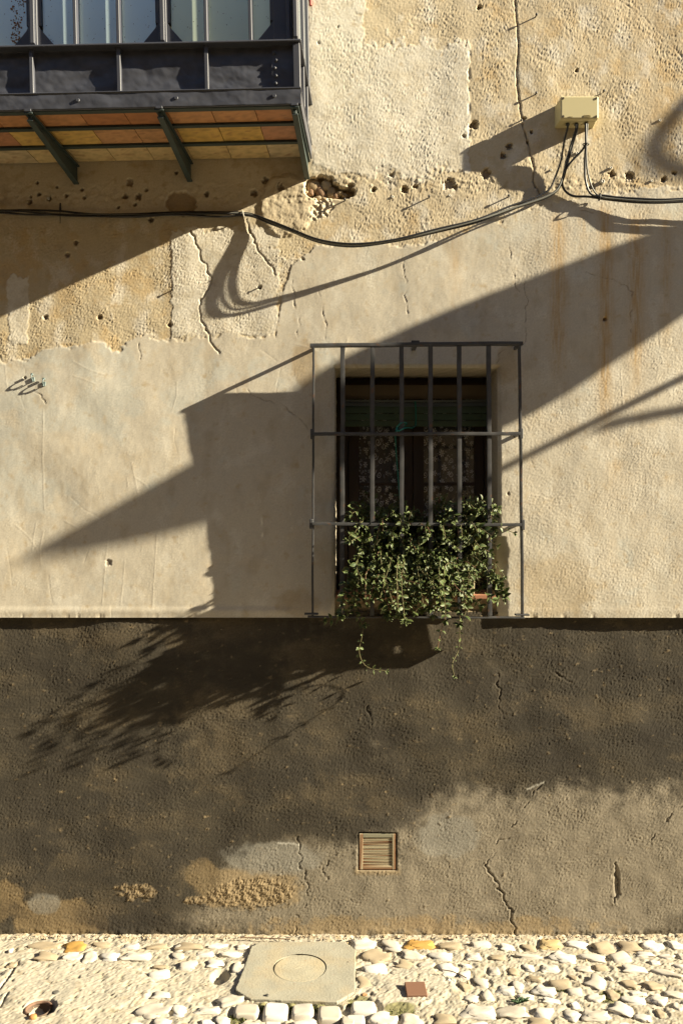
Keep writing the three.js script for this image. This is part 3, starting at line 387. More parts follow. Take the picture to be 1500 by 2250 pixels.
// ---------------------------------------------------------------- enclosed iron balcony, top left
const rustPaint = (r, g, b, k = .25, rust = 0.72) => (x, y, z) => { const m = 1 + k * fbm(x * 30 + z * 17, y * 30 + z * 9, 3), q = fbm(x * 55 + 9 + z * 21, y * 55, 3) > rust ? .8 : 0; return [lerp(r * m, .13, q), lerp(g * m, .062, q), lerp(b * m, .028, q)]; };
{
  const b = thing('enclosed_balcony', 'dark iron enclosed balcony with frosted panes on the upper wall', 'balcony'), ZF = .446, K = (DIST - ZF) / DIST / PX, px0 = wx(330), L = (px) => (px - 750) * K - px0;
  b.position.set(px0, 2.951, 0); b.rotation.z = 0.0227;
  const iron = vmat(.42), green = vmat(.6), RX = L(661), LX = -1.75, ironP = rustPaint(.055, .058, .072, .45, .8), greenP = rustPaint(.026, .04, .037, .4, .55);
  const I = (n, x0, x1, y0, y1, z0, z1, bv = .002, pt = ironP, mt = iron) => part(n, paint(box(x0, x1, y0, y1, z0, z1, bv), pt), mt, b);
  // bottom angle, hammered plate panels, sill rail
  const wavy = (n, x0, x1, y0, y1, z, amp, s, thick = .004) => { // a beaten plate
    const nx = Math.max(4, Math.round((x1 - x0) / .005)), ny = Math.max(4, Math.round((y1 - y0) / .005)), pos = [], idx = []; const off = (nx + 1) * (ny + 1);
    for (let f = 0; f < 2; f++) for (let j = 0; j <= ny; j++) for (let i = 0; i <= nx; i++) { const x = lerp(x0, x1, i / nx), y = lerp(y0, y1, j / ny); pos.push(x, y, z - f * thick + amp * fbm(x * 9 + s, y * 13 + s, 3) + amp * .10 * fbm(x * 90, y * 90, 2)); }
    for (let f = 0; f < 2; f++) for (let j = 0; j < ny; j++) for (let i = 0; i < nx; i++) { const a = f * off + j * (nx + 1) + i, q = a + nx + 1; f ? idx.push(a, q, a + 1, a + 1, q, q + 1) : idx.push(a, a + 1, q, a + 1, q + 1, q); }
    for (let i = 0; i < nx; i++) for (const j of [0, ny]) { const a = j * (nx + 1) + i, c = a + off; idx.push(a, c, a + 1, a + 1, c, c + 1); }
    return part(n, paint(indexed(pos, null, idx), ironP), iron, b);
  };
  wavy('bottom_fascia', LX, RX, .0, .053, ZF, .0035, 3, .008);
  I('fascia_lip', LX, RX + .002, .053, .0575, ZF - .032, ZF + .003); I('fascia_foot', LX, RX, -.003, .002, ZF - .030, ZF - .006, .002, greenP, green);
  const bars = [-1.453, -1.163, -.873, -.583, -.293, -.004, .286];
  const edges = [LX, ...bars, L(600)];
  for (let i = 0; i + 1 < edges.length; i++) wavy('plate_panel', edges[i] + .004, edges[i + 1] - .004, .057, .206, ZF - .022, .005, i * 5 + 1);
  for (const x of bars) I('panel_rib', x - .0065, x + .0065, .0575, .206, ZF - .022, ZF - .004);
  wavy('corner_plate', L(598), L(648), .057, .206, ZF - .016, .003, 44);
  for (let k = 0; k < 5; k++) { const r = part('rivet', paint(new THREE.SphereGeometry(.0062, 10, 7), ironP), iron, b); r.position.set(L(606) + .003 * Math.sin(k * 9), .078 + k * .0255, ZF - .014); r.scale.z = .7; }
  for (const px of [172, 388, 603]) { const r = part('bolt', paint(new THREE.CylinderGeometry(.0055, .0072, .0035, 8).rotateX(Math.PI / 2), ironP), iron, b); r.position.set(L(px), .030, ZF + .0025); }
  I('corner_rib', L(646), RX, .0575, .206, ZF - .03, ZF, .002);
  I('sill_rail', LX, RX + .006, .206, .2125, ZF - .05, ZF + .009, .002); I('sill_upstand', LX, RX, .2125, .226, ZF - .05, ZF - .032, .002);
  // right side of the box
  wavy('side_fascia', 0, ZF - .012, 0, .053, 0, .001, 8, .006).applyMatrix4(new THREE.Matrix4().makeTranslation(RX - .001, 0, ZF - .010).multiply(new THREE.Matrix4().makeRotationY(Math.PI / 2)));
  wavy('side_plate', 0, ZF - .016, .055, .207, 0, .004, 15).applyMatrix4(new THREE.Matrix4().makeTranslation(RX - .012, 0, ZF - .012).multiply(new THREE.Matrix4().makeRotationY(Math.PI / 2)));
  I('side_rail', RX - .04, RX + .006, .206, .2125, .0, ZF - .051); I('side_lip', RX - .03, RX + .002, .053, .0575, .0, ZF - .033);
  for (const z of [.14, .28]) I('side_rib', RX - .010, RX + .001, .0576, .2058, z, z + .012);
  // glazing: posts, thin bars, panes with clipped lower corners
  const GZ = ZF - .036, posts = [-1.16, -.875, 62 < 0 ? 0 : L(71), L(357), L(618)];
  const top = 1.25;
  for (const x of [-1.163, -.73, L(71), L(357)]) { I('post', x - .014, x + .014, .226, top, GZ - .03, GZ + .014, .002); I('post_rib', x - .004, x + .010, .226, top, GZ + .014, GZ + .03, .002); }
  I('corner_post', L(602), L(645), .226, top, GZ - .03, GZ + .008, .002); I('corner_rib', L(648), L(657), .226, top, GZ - .02, GZ + .034, .002); I('corner_rib', L(632), L(640), .226, top, GZ + .008, GZ + .02, .002);
  for (const px of [-28, 167, 262, 455, 553]) I('glazing_bar', L(px) - .0055, L(px) + .0055, .2125, top, GZ + .004, GZ + .030, .002);
  const bays = [[-1.149, -.744, 1], [-.716, L(71) - .014, 0], [L(71) + .014, L(357) - .014, 0], [L(357) + .014, L(602), 1]];
  bays.forEach(([a, c, kind], i) => {
    const cut = .045, s = new THREE.Shape([[a + .012 + cut, .226], [c - .012 - cut, .226], [c - .012, .226 + cut * 1.15], [c - .012, top - .02], [a + .012, top - .02], [a + .012, .226 + cut * 1.15]].map(([x, y]) => new THREE.Vector2(x, y)));
    const g = new THREE.ExtrudeGeometry(s, { depth: .005, bevelEnabled: false }); g.translate(0, 0, GZ - .012);
    const base = kind ? [.64, .75, .60] : [.62, .79, .82];
    part('pane', g, new THREE.MeshPhysicalMaterial({ color: new THREE.Color().setRGB(...base), roughness: .3, metalness: .5 }), b);
    for (const side of [0, 1]) { const e = side ? c : a, d = side ? -1 : 1; const pts = [[e, .226], [e + d * (.012 + cut), .226], [e + d * .012, .226 + cut * 1.15], [e, .226 + cut * 1.15 + .02]]; const q = new THREE.ExtrudeGeometry(new THREE.Shape(pts.map(([x, y]) => new THREE.Vector2(x, y))), { depth: .014, bevelEnabled: true, bevelSize: .0015, bevelThickness: .0015, bevelSegments: 1 }); q.translate(0, 0, GZ - .010); part('corner_gusset', paint(q, ironP), iron, b); I('casement_stile', Math.min(e, e + d * .0105), Math.max(e, e + d * .0105), .226 + cut * 1.15 + .02, top - .02, GZ - .02, GZ + .004, .001); }
    // linen hung behind the frosted pane
    const nx = 40, pos = [], idx = []; for (let j = 0; j < 2; j++) for (let k = 0; k <= nx; k++) { const x = lerp(a, c, k / nx); pos.push(x, j ? top - .03 : .23, GZ - .10 + .012 * Math.sin(k * .9 + i) + .006 * Math.sin(k * 2.3)); if (j === 0 && k < nx) idx.push(k, k + 1, k + nx + 1, k + 1, k + nx + 2, k + nx + 1); }
    part('inner_curtain', indexed(pos, null, idx), std(...(kind ? [.42, .45, .36] : [.40, .47, .52]), .9, { side: THREE.DoubleSide }), b);
  });
  // rust bloom on the leftmost visible pane: small scabs
  { const flakes = []; for (let i = 0; i < 150; i++) { const t = rnd(), x = L(55) - Math.abs(rr(0, .055)) * (1 - t * .5) - t * .03, y = .235 + (1 - t) * .17 + rr(0, .02); const g = new THREE.CircleGeometry(rr(.0008, .0035), 6); g.translate(x, y, GZ - .0064 + i * 1e-6); flakes.push(g); } const m = part('rust_spots', mergeGeometries(flakes), std(.22, .10, .03, .95), b); m.userData.kind = 'stuff'; }
  { const flakes = []; for (let i = 0; i < 160; i++) { const g = new THREE.CircleGeometry(rr(.0006, .0016), 6); g.translate(rr(L(0), L(596)), rr(.235, .42), GZ - .0062 + i * 1e-6); flakes.push(g); } const m = part('dirt_specks', mergeGeometries(flakes), std(.09, .06, .03, .95), b); m.userData.kind = 'stuff'; }
  I('side_post', RX - .03, RX, .2125, top, .02, .05); I('side_post', RX - .03, RX, .2125, top, .22, .25); { const g = box(RX - .018, RX - .012, .216, top - .02, .05, ZF - .05, .001); part('side_pane', g, new THREE.MeshPhysicalMaterial({ color: new THREE.Color().setRGB(.5, .55, .55), roughness: .2, transmission: .6, thickness: 0 }), b); }
  I('roof', LX, RX + .03, top, top + .05, .0, ZF + .03); I('side_wall', LX - .012, LX, 0, top, 0, ZF);
  { const m = part('downpipe', new THREE.CylinderGeometry(.006, .006, .6, 10).translate(RX + .008, .88, .012), std(.35, .07, .05, .6), b); m.userData.label = 'thin red pipe at the balcony side'; }
  // ceiling tiles under the floor, in three rows between iron tees
  const rows = [[.305, ZF - .012], [.155, .295], [.004, .145]], pal = [[[.40, .17, .065], [.42, .20, .085], [.36, .15, .06], [.45, .22, .09]], [[.52, .33, .09], [.40, .19, .10], [.55, .36, .11], [.46, .25, .12]], [[.55, .42, .22], [.54, .40, .19], [.50, .40, .25], [.56, .43, .22]]];
  const tilesMat = vmat(.5), tw = .147;
  rows.forEach(([z0, z1], r) => { for (let i = 0; i < 16; i++) { const xa = RX - .012 - (i + 1) * tw + (r ? .0 : .0), c = pal[r][(i * 3 + (i >> 1) + r) % 4], g = new THREE.BoxGeometry(tw - .0025, .008, z1 - z0 - .002, 14, 1, 14); g.translate(xa + tw / 2, .012 + rr(-.0006, .0006), (z0 + z1) / 2); part('floor_tile', paint(g, (x, y, z) => { const f = fbm(x * 16 + i * 3, z * 26 + r * 9, 4), e = fbm(x * 40 + i, z * 60, 2), d = sstep(.12, .5, f + .3 * e) * .7; const m = 1 + .6 * f + .3 * e; return [lerp(c[0] * m, .15, d), lerp(c[1] * m, .06, d), lerp(c[2] * m, .03, d)]; }), tilesMat, b); } });
  part('floor_slab', box(LX, RX - .012, .018, .05, .002, ZF - .014), std(.3, .24, .16, .95), b);
  for (const z of [.150, .300]) { I('floor_tee', LX, RX - .011, -.001, .0072, z - .0105, z + .0105, .001, greenP, green); }
  
  // bracket arms
  for (const x of [-1.17, -.738, L(62), L(350), L(647)]) {
    const s = new THREE.Shape([[0.0, -.072], [ZF - .012, -.024], [ZF - .012, -.008], [0.0, -.008]].map(([z, y]) => new THREE.Vector2(z, y))); const g = new THREE.ExtrudeGeometry(s, { depth: .008, bevelEnabled: true, bevelSize: .001, bevelThickness: .001, bevelSegments: 1 }); g.rotateY(-Math.PI / 2); g.translate(x + .004, 0, 0);
    part('bracket_web', paint(g, greenP), green, b); I('bracket_flange', x - .014, x + .014, -.010, -.0045, .0, ZF + .001, .001, greenP, green);
    const q = box(-.010, .010, -.003, .003, 0, Math.hypot(ZF - .012, .048), .001); q.rotateX(-Math.atan2(.048, ZF - .012)); q.translate(x, -.074, .0); part('bracket_sole', paint(q, greenP), green, b);
    I('bracket_cleat', x - .011, x + .011, -.004, .004, ZF - .012, ZF + .004, .001);
  }
  // the box is not square to the wall: its sides run slightly outwards towards the house
  b.updateMatrixWorld(true);
  for (const m of b.children) { m.updateMatrix(); const g = m.geometry.clone().applyMatrix4(m.matrix); g.applyMatrix4(new THREE.Matrix4().set(1, 0, -.05, .05 * ZF, 0, 1, 0, 0, 0, 0, 1, 0, 0, 0, 0, 1)); m.geometry = g; m.position.set(0, 0, 0); m.quaternion.identity(); m.scale.set(1, 1, 1); }
}

// ---------------------------------------------------------------- cables, junction box, nails, plugs, hooks
{
  const wp = (px, py, s) => { const z = s / PX; return new THREE.Vector3(wx(px), wy(py), z); };          // foot on the wall plane, stand-off in pixels
  const ip = (px, py, s) => P(px, py, s / PX);
  const black = std(.016, .016, .018, .38), grey = std(.13, .13, .115, .5);
  const left = [[1120, 453, 20], [1050, 480, 34], [960, 503, 45], [860, 525, 53], [770, 535, 57], [700, 525, 47], [640, 503, 30], [590, 484, 14], [545, 471, 5], [480, 467, 6], [380, 467, 8], [300, 469, 9], [200, 468, 7], [130, 466, 6], [60, 463, 9], [-20, 459, 12], [-120, 450, 12], [-600, 452, 10], [-1500, 450, 10]];
  const heads = [[[1247, 272, 38], [1246, 282, 34], [1239, 308, 24], [1231, 354, 16], [1217, 394, 12], [1206, 416, 12], [1186, 429, 13]], [[1265, 272, 38], [1264, 284, 32], [1253, 318, 24], [1243, 355, 16], [1234, 392, 13], [1224, 415, 12], [1203, 430, 13]], [[1268, 272, 38], [1267, 284, 33], [1256, 322, 20], [1245, 362, 14], [1235, 398, 10], [1221, 421, 9], [1200, 434, 10]]];
  const vary = [[0, 0, 1.03], [4, 4, .99], [1.5, 7.5, .80], [-3, 4, .88]], labels = ['black cable from the junction box, topmost strand of the sagging bundle', 'grey cable from the junction box, lower strand of the sagging bundle', 'black cable of the sagging bundle that hangs nearest the wall', 'thin dark cable in the middle of the sagging bundle'];
  vary.forEach(([dx, dy, k], i) => {
    const hd = heads[Math.min(i, 2)].map(([x, y, s]) => ip(x + (i === 3 ? -3 : 0), y, s + (i === 3 ? 3 : 0)));
    const pts = [...hd, ...left.map(([x, y, s], j) => ip(x + dx, y + dy * (x < 560 && x > 500 ? .5 : 1) + n2(x / 110, i * 7.3 + .5) * 5, s * (j > 7 ? 1 : k) + (j > 7 ? i * 1.3 : 2)))];
    solo('cable', tube(pts, i === 3 ? .0028 : .0038, 420, 8), i === 1 ? grey : black, labels[i], 'cable', 'cable strands sagging left of the junction box');
  });
  const rightRun = [[1322, 433, 13], [1352, 437, 14], [1400, 441, 19], [1450, 442, 24], [1500, 440, 26], [1560, 438, 28], [1900, 440, 20], [2600, 440, 12]];
  const rh = [[[1286, 272, 40], [1286, 290, 38], [1286, 318, 34], [1284, 356, 24], [1286, 400, 18], [1296, 425, 15], [1309, 431, 13]], [[1290, 272, 40], [1289, 290, 36], [1287, 318, 30], [1289, 370, 20], [1296, 402, 14], [1304, 420, 12], [1312, 429, 11]], [[1285, 318, 30], [1278, 330, 22], [1257, 352, 16], [1241, 374, 12], [1234, 396, 10], [1238, 416, 9], [1256, 430, 9], [1290, 432, 11]]];
  const rl = ['black cable dropping straight from the junction box and running right', 'thin grey cable beside it that drops from the box and runs right', 'dark cable looping below the junction box before running right'];
  rh.forEach((hd, i) => solo('cable', tube([...hd.map((q) => ip(...q)), ...rightRun.map(([x, y, s]) => ip(x, y + (i - 1) * 3.6 + n2(x / 90, i * 5) * 1.5, s * (i === 2 ? .55 : 1) + i * 2))], i === 1 ? .0032 : .0044, 200, 8), i === 1 ? grey : black, rl[i], 'cable', 'cable strands right of the junction box'));
  // ties and clip
  const tie = (px, py, s, w, h, label, mat, rot = 0) => { const g = new THREE.TorusGeometry(1, .18, 6, 20).scale(w / PX, h / PX, h / PX).rotateY(Math.PI / 2); const m = solo('cable_tie', g, mat, label, 'cable tie'); const p = ip(px, py, s); m.position.copy(p); m.rotation.z = rot; return m; };
  tie(1286, 317, 32, 6, 6.5, 'black cable tie round the cables just below the junction box', black, Math.PI / 2); tie(1316, 433, 14, 7, 7.5, 'black cable tie where the right-hand cables meet', black, -.1);
  tie(535, 471, 7, 7, 7, 'pale wire tie holding the bundle left of the broken plaster', std(.5, .47, .4, .6), .2);
  // junction box
  const jb = thing('junction_box', 'cream plastic junction box on the rough wall, upper right', 'junction box'), cr = vmat(.55), cream = (x, y, z) => { const g = 1 + .07 * fbm(x * 40, y * 40, 3), d = fbm(x * 22 + 4, y * 22 + z * 30, 3) > .38 ? .25 : 0; return [lerp(.50 * g, .38, d), lerp(.44 * g, .31, d), lerp(.245 * g, .16, d)]; };
  const A = P(1231, 261, .074), B = P(1313, 213, .074), cx = (A.x + B.x) / 2, cy = (A.y + B.y) / 2, hw = (B.x - A.x) / 2, hh = (B.y - A.y) / 2; jb.position.set(cx, cy, 0);
  { const taper = (g) => { const p = g.attributes.position; for (let i = 0; i < p.count; i++) { const k = 1 + .05 * (1 - p.getZ(i) / .052); p.setX(i, p.getX(i) * k); p.setY(i, p.getY(i) * k); } g.computeVertexNormals(); return g; };
    part('body', paint(taper(box(-hw, hw, -hh, hh, -.006, .052, .004)), cream), cr, jb);
    const lid = new RoundedBoxGeometry(hw * 2 + .003, hh * 2 + .003, .024, 5, .006); const p = lid.attributes.position; for (let i = 0; i < p.count; i++) { const x = p.getX(i) / hw, y = p.getY(i) / hh; if (p.getZ(i) > 0) p.setZ(i, p.getZ(i) + .004 * (1 - x * x * .9) * (1 - y * y * .5)); p.setY(i, p.getY(i) + (y > .5 ? .0035 * (1 - x * x) : 0)); } lid.computeVertexNormals(); lid.translate(0, 0, .065);
    part('lid', paint(lid, cream), cr, jb); for (const sx of [-1, 1]) for (const sy of [-1, 1]) { const s = part('screw', new THREE.CylinderGeometry(.0042, .0042, .004, 14).rotateX(Math.PI / 2), std(.05, .035, .02, .5), jb); s.position.set(sx * (hw - .008), sy * (hh - .007), .0775); }
    for (const x of [-.035, -.002, .033]) { const k = part('knockout', paint(new THREE.CylinderGeometry(.0135, .0135, .003, 24), cream), cr, jb); k.position.set(x, -hh - .0022, .026); const r = part('gland', new THREE.CylinderGeometry(.007, .0085, .006, 16), std(.05, .05, .04, .6), jb); r.position.set(x, -hh - .005, .038 + (x > .02 ? .008 : 0)); }
    // moulded maker's mark: an outlined bar, and a row of small raised strokes
    const mark = []; for (const [a, q, c, d] of [[.016, .040, .0, .0008], [.016, .040, .0072, .008], [.015, .0158, .001, .007], [.0402, .041, .001, .007], [.0195, .0203, .002, .006], [.023, .0238, .002, .005], [.0265, .0273, .002, .005], [.030, .0308, .002, .005], [.0335, .0343, .002, .006], [-.040, -.036, .002, .003], [-.034, -.031, .002, .003], [-.029, -.026, .002, .003]]) mark.push(new THREE.BoxGeometry(q - a, d - c, .0012).translate((a + q) / 2, (c + d) / 2 - hh + .004, .0785)); part('moulded_mark', mergeGeometries(mark), std(.36, .3, .15, .6), jb); }
  // nails and bolts standing out of the wall
  const nailG = new THREE.LatheGeometry([[0, 0], [.0026, 0], [.0026, .019], [.0048, .0195], [.0044, .0235], [0, .0245]].map(([x, y]) => new THREE.Vector2(x, y)), 12).rotateX(Math.PI / 2), nm = std(.03, .027, .025, .6);
  for (const [x, y, k, rx, label] of [[1175, 38, 1, 0, 'dark wall pin near the top, beside the long vertical crack'], [1175, 208, .8, 0, 'dark wall pin left of the junction box'], [1324, 203, .75, 0, 'dark wall pin at the upper right corner of the junction box'], [1116, 433, .9, 0, 'dark wall pin just above the sagging cable, left of the box'], [942, 435, 1, 0, 'dark wall pin above the middle of the cable sag'], [758, 441, .95, 0, 'dark wall pin right of the broken plaster hollow'], [380, 637, .45, 0, 'small rusty nail at the edge of the white plaster patch'], [1117, 324, 1, 0, 'black bolt head in the shade left of the junction box'], [1106, 343, 1.1, .3, 'bent black bolt in the shade, lower of two left of the box'], [569, 632, .4, 0, 'small nail head below the cable shadow near the branching crack'], [1143, 266, .5, 0, 'small dark nail on the vertical crack left of the junction box']]) { const m = solo('wall_pin', nailG, nm, label, 'nail', 'pins left in the wall'); m.position.set(wx(x), wy(y), -.001); m.scale.set(1, 1, k); m.rotation.set(rx, rr(-.12, .12), 0); }
  { const m = solo('wall_spike', mergeGeometries([new THREE.CylinderGeometry(.003, .005, .03, 8), new THREE.CylinderGeometry(.0014, .0014, .055, 6).translate(0, -.035, .002)]), nm, 'black spike with a thin tail hanging over the cables below the balcony', 'nail'); m.position.copy(P(133, 455, .012)); }
  const plugG = new THREE.LatheGeometry([[.0022, .001], [.0022, .0036], [.0042, .0036], [.0052, .0015], [.0052, -.006]].map(([x, y]) => new THREE.Vector2(x, y)), 18).rotateX(Math.PI / 2), pm = std(.55, .53, .47, .6, { side: THREE.DoubleSide });
  for (const [x, y, k, label] of [[1322, 400, 1.5, 'large pale wall plug right of the hanging cables'], [1341, 369, 1, 'pale wall plug above the large one, right of the cables'], [1448, 265, 1, 'pale wall plug far right, level with the box'], [1430, 398, 1, 'pale wall plug far right above the cables'], [1266, 337, 1.1, 'pale wall plug between the hanging cables'], [1209, 374, .8, 'pale wall plug left of the hanging cables'], [862, 433, 1, 'pale wall plug left of the middle wall pin'], [987, 430, .9, 'pale wall plug right of the middle wall pin'], [107, 436, .8, 'pale ringed drill hole in the shade under the balcony']]) { const m = solo('wall_plug', plugG, pm, label, 'wall plug', 'plastic plugs left in the wall'); m.position.set(wx(x), wy(y), .0015 + (k > 1.3 ? .004 : 0)); m.scale.setScalar(k); }
  // two line hooks on the smooth plaster, left
  const hookG = (() => { const gs = []; gs.push(new RoundedBoxGeometry(.0105, .017, .006, 2, .0015).translate(0, -.010, .003)); gs.push(new RoundedBoxGeometry(.009, .008, .008, 2, .001).translate(-.001, .008, .010)); const arc = []; for (let i = 0; i <= 10; i++) { const a = -1.9 + i / 10 * 4.1; arc.push(new THREE.Vector3(0, -.004 + .010 * Math.sin(a), .012 + .009 * Math.cos(a))); } gs.push(tube(arc, .0022, 20, 7)); gs.push(tube([new THREE.Vector3(0, -.016, .004), new THREE.Vector3(0, -.019, .012), new THREE.Vector3(0, -.016, .017)], .0018, 10, 6)); return mergeGeometries(gs.map((g) => { const q = g.index ? g.toNonIndexed() : g; q.deleteAttribute('uv'); return q; })); })();
  const hm = std(.13, .17, .17, .5);
  for (const [x, y, l] of [[74, 828, 'grey green line hook on smooth plaster, upper left of the pair'], [99, 838, 'grey green line hook on smooth plaster, lower right of the pair']]) { const m = solo('wall_hook', hookG, hm, l, 'hook', 'pair of line hooks'); m.position.set(wx(x), wy(y), .001); m.rotation.z = x < 80 ? .08 : -.1; }
}

// ---------------------------------------------------------------- vent in the plinth
{
  const v = thing('wall_vent', 'small rusty cream louvred vent in the dark plinth', 'vent'), m = vmat(.7), X0 = wx(789), X1 = wx(869), Y0 = wy(1915), Y1 = wy(1836); v.position.set((X0 + X1) / 2, Y0, SET - .006);
  const hw = (X1 - X0) / 2, H = Y1 - Y0, rust = (t) => (x, y, z) => { const f = fbm(x * 70 + 3, y * 90, 3), q = sstep(t - .12, t + .12, f), g = 1 + .2 * fbm(x * 200, y * 200, 2); return [lerp(.40, .15, q) * g, lerp(.35, .058, q) * g, lerp(.23, .018, q) * g]; };
  part('frame', paint(box(-hw, -hw + .014, .0, H, 0, .008, .002), rust(-.08)), m, v); part('frame', paint(box(hw - .012, hw, .0, H, 0, .008, .002), rust(-.12)), m, v); part('frame', paint(box(-hw + .014, hw - .012, H - .015, H, 0, .0075, .002), (x, y, z) => { const g = 1 + .3 * fbm(x * 60, y * 60, 3); return [.20 * g, .19 * g, .13 * g]; }), m, v); part('frame', paint(box(-hw + .014, hw - .012, 0, .014, 0, .0075, .002), rust(-.1)), m, v);
  part('back', box(-hw + .001, hw - .001, .001, H - .001, -.006, -.003), std(.05, .03, .015, .9), v);
  for (let i = 0; i < 18; i++) { const y = .0165 + i * (H - .032) / 17.6; const g = box(-hw + .0135, hw - .0115, -.0017, .0017, -.003, .003, .0006).rotateX(.2); part('slat', paint(g.translate(0, y, .002), rust(.10)), m, v); }
}

// ---------------------------------------------------------------- window dressing: blind, lace, cord
{
  const z = -.165, bl = thing('roller_blind', 'half rolled green slatted blind at the top of the window', 'blind'), gm = vmat(.6), S = (n, y0, y1, dz, c, sag = 0) => { const a = P(752, y1, z), b = P(1078, y0, z); const g = new THREE.BoxGeometry(b.x - a.x, b.y - a.y, .010, 24, 2, 2); g.translate((a.x + b.x) / 2, (a.y + b.y) / 2, z + dz); const p = g.attributes.position; for (let i = 0; i < p.count; i++) { const u = (p.getX(i) - a.x) / (b.x - a.x); p.setY(i, p.getY(i) - sag * Math.sin(u * Math.PI)); p.setZ(i, p.getZ(i) + .002 * Math.cos((p.getY(i) - a.y) / (b.y - a.y) * 3.1 - 1.5)); } g.computeVertexNormals(); part(n, paint(g, (x, y) => { const m = 1 + .25 * fbm(x * 12, y * 70, 3); return c.map((k) => k * m); }), gm, bl); };
  S('head_board', 846, 877, -.004, [.10, .075, .045]); S('roll_edge', 878.5, 883, .010, [.06, .07, .07], .003); S('roll_edge', 884, 892.5, .006, [.045, .06, .08], .003); S('slat', 893.5, 908, 0, [.038, .07, .05]); S('slat', 909.5, 923, 0, [.038, .072, .04]); S('slat', 924.5, 937, 0, [.045, .072, .035]);
  for (const px of [766, 862, 958, 1055]) for (const py of [900, 916, 929]) { const c = part('slat_clip', new THREE.BoxGeometry(.005, .010, .003), std(.03, .05, .03, .6), bl), p = P(px, py - 2, z); c.position.set(p.x, p.y, z + .009); }
  const cord = solo('cord', tube([[912, 882, -.150], [913, 905, -.148], [913, 928, -.140], [908, 939, -.05], [888, 941, .095], [872, 947, .105], [871, 940, .10], [880, 930, .10], [893, 931, .06], [884, 938, .05], [870, 945, .075], [869, 975, .065], [872, 1020, .06], [876, 1070, .062], [878, 1100, .065], [880, 1130, .065]].map((q) => P(...q)), .0024, 160, 6), std(.0, .17, .13, .5), 'thin turquoise cord tied round a grille bar, hanging from the blind', 'cord');
  // lace
  const W = 384, Hh = 1024, cv = document.createElement('canvas'); cv.width = W; cv.height = Hh; const c = cv.getContext('2d'); c.fillStyle = '#1c1c1c'; c.fillRect(0, 0, W, Hh); c.strokeStyle = '#3a3a3a'; c.lineWidth = 1; for (let i = -Hh; i < W + Hh; i += 9) { c.beginPath(); c.moveTo(i, 0); c.lineTo(i + Hh, Hh); c.moveTo(i, 0); c.lineTo(i - Hh, Hh); c.stroke(); }
  const flower = (x, y, r, n) => { c.fillStyle = '#e4e4e4'; for (let k = 0; k < n; k++) { const a = k / n * 6.283; c.beginPath(); c.ellipse(x + Math.cos(a) * r, y + Math.sin(a) * r, r * .55, r * .3, a, 0, 6.3); c.fill(); } c.beginPath(); c.arc(x, y, r * .3, 0, 6.3); c.fill(); }, scroll = (x, y, r, d) => { c.strokeStyle = '#dadada'; c.lineWidth = r * .22; c.beginPath(); for (let k = 0; k < 60; k++) { const a = k / 60 * 8, q = r * (1 - k / 75); c.lineTo(x + d * q * Math.cos(a), y + q * Math.sin(a)); } c.stroke(); };
  for (let k = 0; k < 260; k++) { c.fillStyle = rnd() < .5 ? '#6a6a6a' : '#909090'; c.beginPath(); c.ellipse(rr(0, W), rr(0, Hh), rr(3, 9), rr(2, 5), rr(0, 3), 0, 6.3); c.fill(); } for (let k = 0; k < 90; k++) scroll(rr(0, W), rr(0, Hh), rr(5, 11), rnd() < .5 ? 1 : -1);
  for (let y = 20; y < Hh; y += 74) { flower(60 + 14 * Math.sin(y), y, 11, 6); flower(92 + 9 * Math.sin(y), y + 34, 7, 5); scroll(150 + 26 * Math.sin(y / 90), y + 30, 22, 1); scroll(130 + 26 * Math.sin(y / 90), y + 58, 12, -1); scroll(196 + 26 * Math.sin(y / 90), y + 52, 18, -1); flower(280 + 18 * Math.sin(y / 50), y + 16, 13, 7); flower(312 + 18 * Math.sin(y / 50), y + 44, 8, 5); scroll(345, y + 50, 15, -1); flower(235, y + 44, 10, 5); c.fillStyle = '#c0c0c0'; for (let k = 0; k < 5; k++) { c.beginPath(); c.arc(20 + 8 * Math.sin((y + k * 15) / 12), y + k * 15, 5, 0, 6.3); c.fill(); } }
  const tex = new THREE.CanvasTexture(cv); tex.wrapS = tex.wrapT = THREE.RepeatWrapping;
  const lm = new THREE.MeshStandardMaterial({ color: new THREE.Color().setRGB(.9, .87, .84), roughness: .95, alphaMap: tex, transparent: true, side: THREE.DoubleSide });
  [[784, 893, 'white patterned lace curtain behind the left casement'], [924, 1052, 'white patterned lace curtain behind the right casement']].forEach(([a, b, label], i) => { const zc = -.275, p = P(a, 1290, zc), q = P(b, 855, zc), nx = 48, ny = 4, pos = [], uv = [], idx = []; for (let y = 0; y <= ny; y++) for (let x = 0; x <= nx; x++) { const u = x / nx, v = y / ny; pos.push(lerp(p.x, q.x, u), lerp(p.y, q.y, v), zc - .012 + .008 * Math.sin(u * 20 + i) + .004 * Math.sin(u * 41)); uv.push(u + i * .37, v); if (x < nx && y < ny) { const k = y * (nx + 1) + x; idx.push(k, k + 1, k + nx + 1, k + 1, k + nx + 2, k + nx + 1); } } const g = indexed(pos, null, idx); g.setAttribute('uv', new THREE.BufferAttribute(new Float32Array(uv), 2)); solo('lace_curtain', g, lm, label, 'curtain', 'lace curtains'); });
}

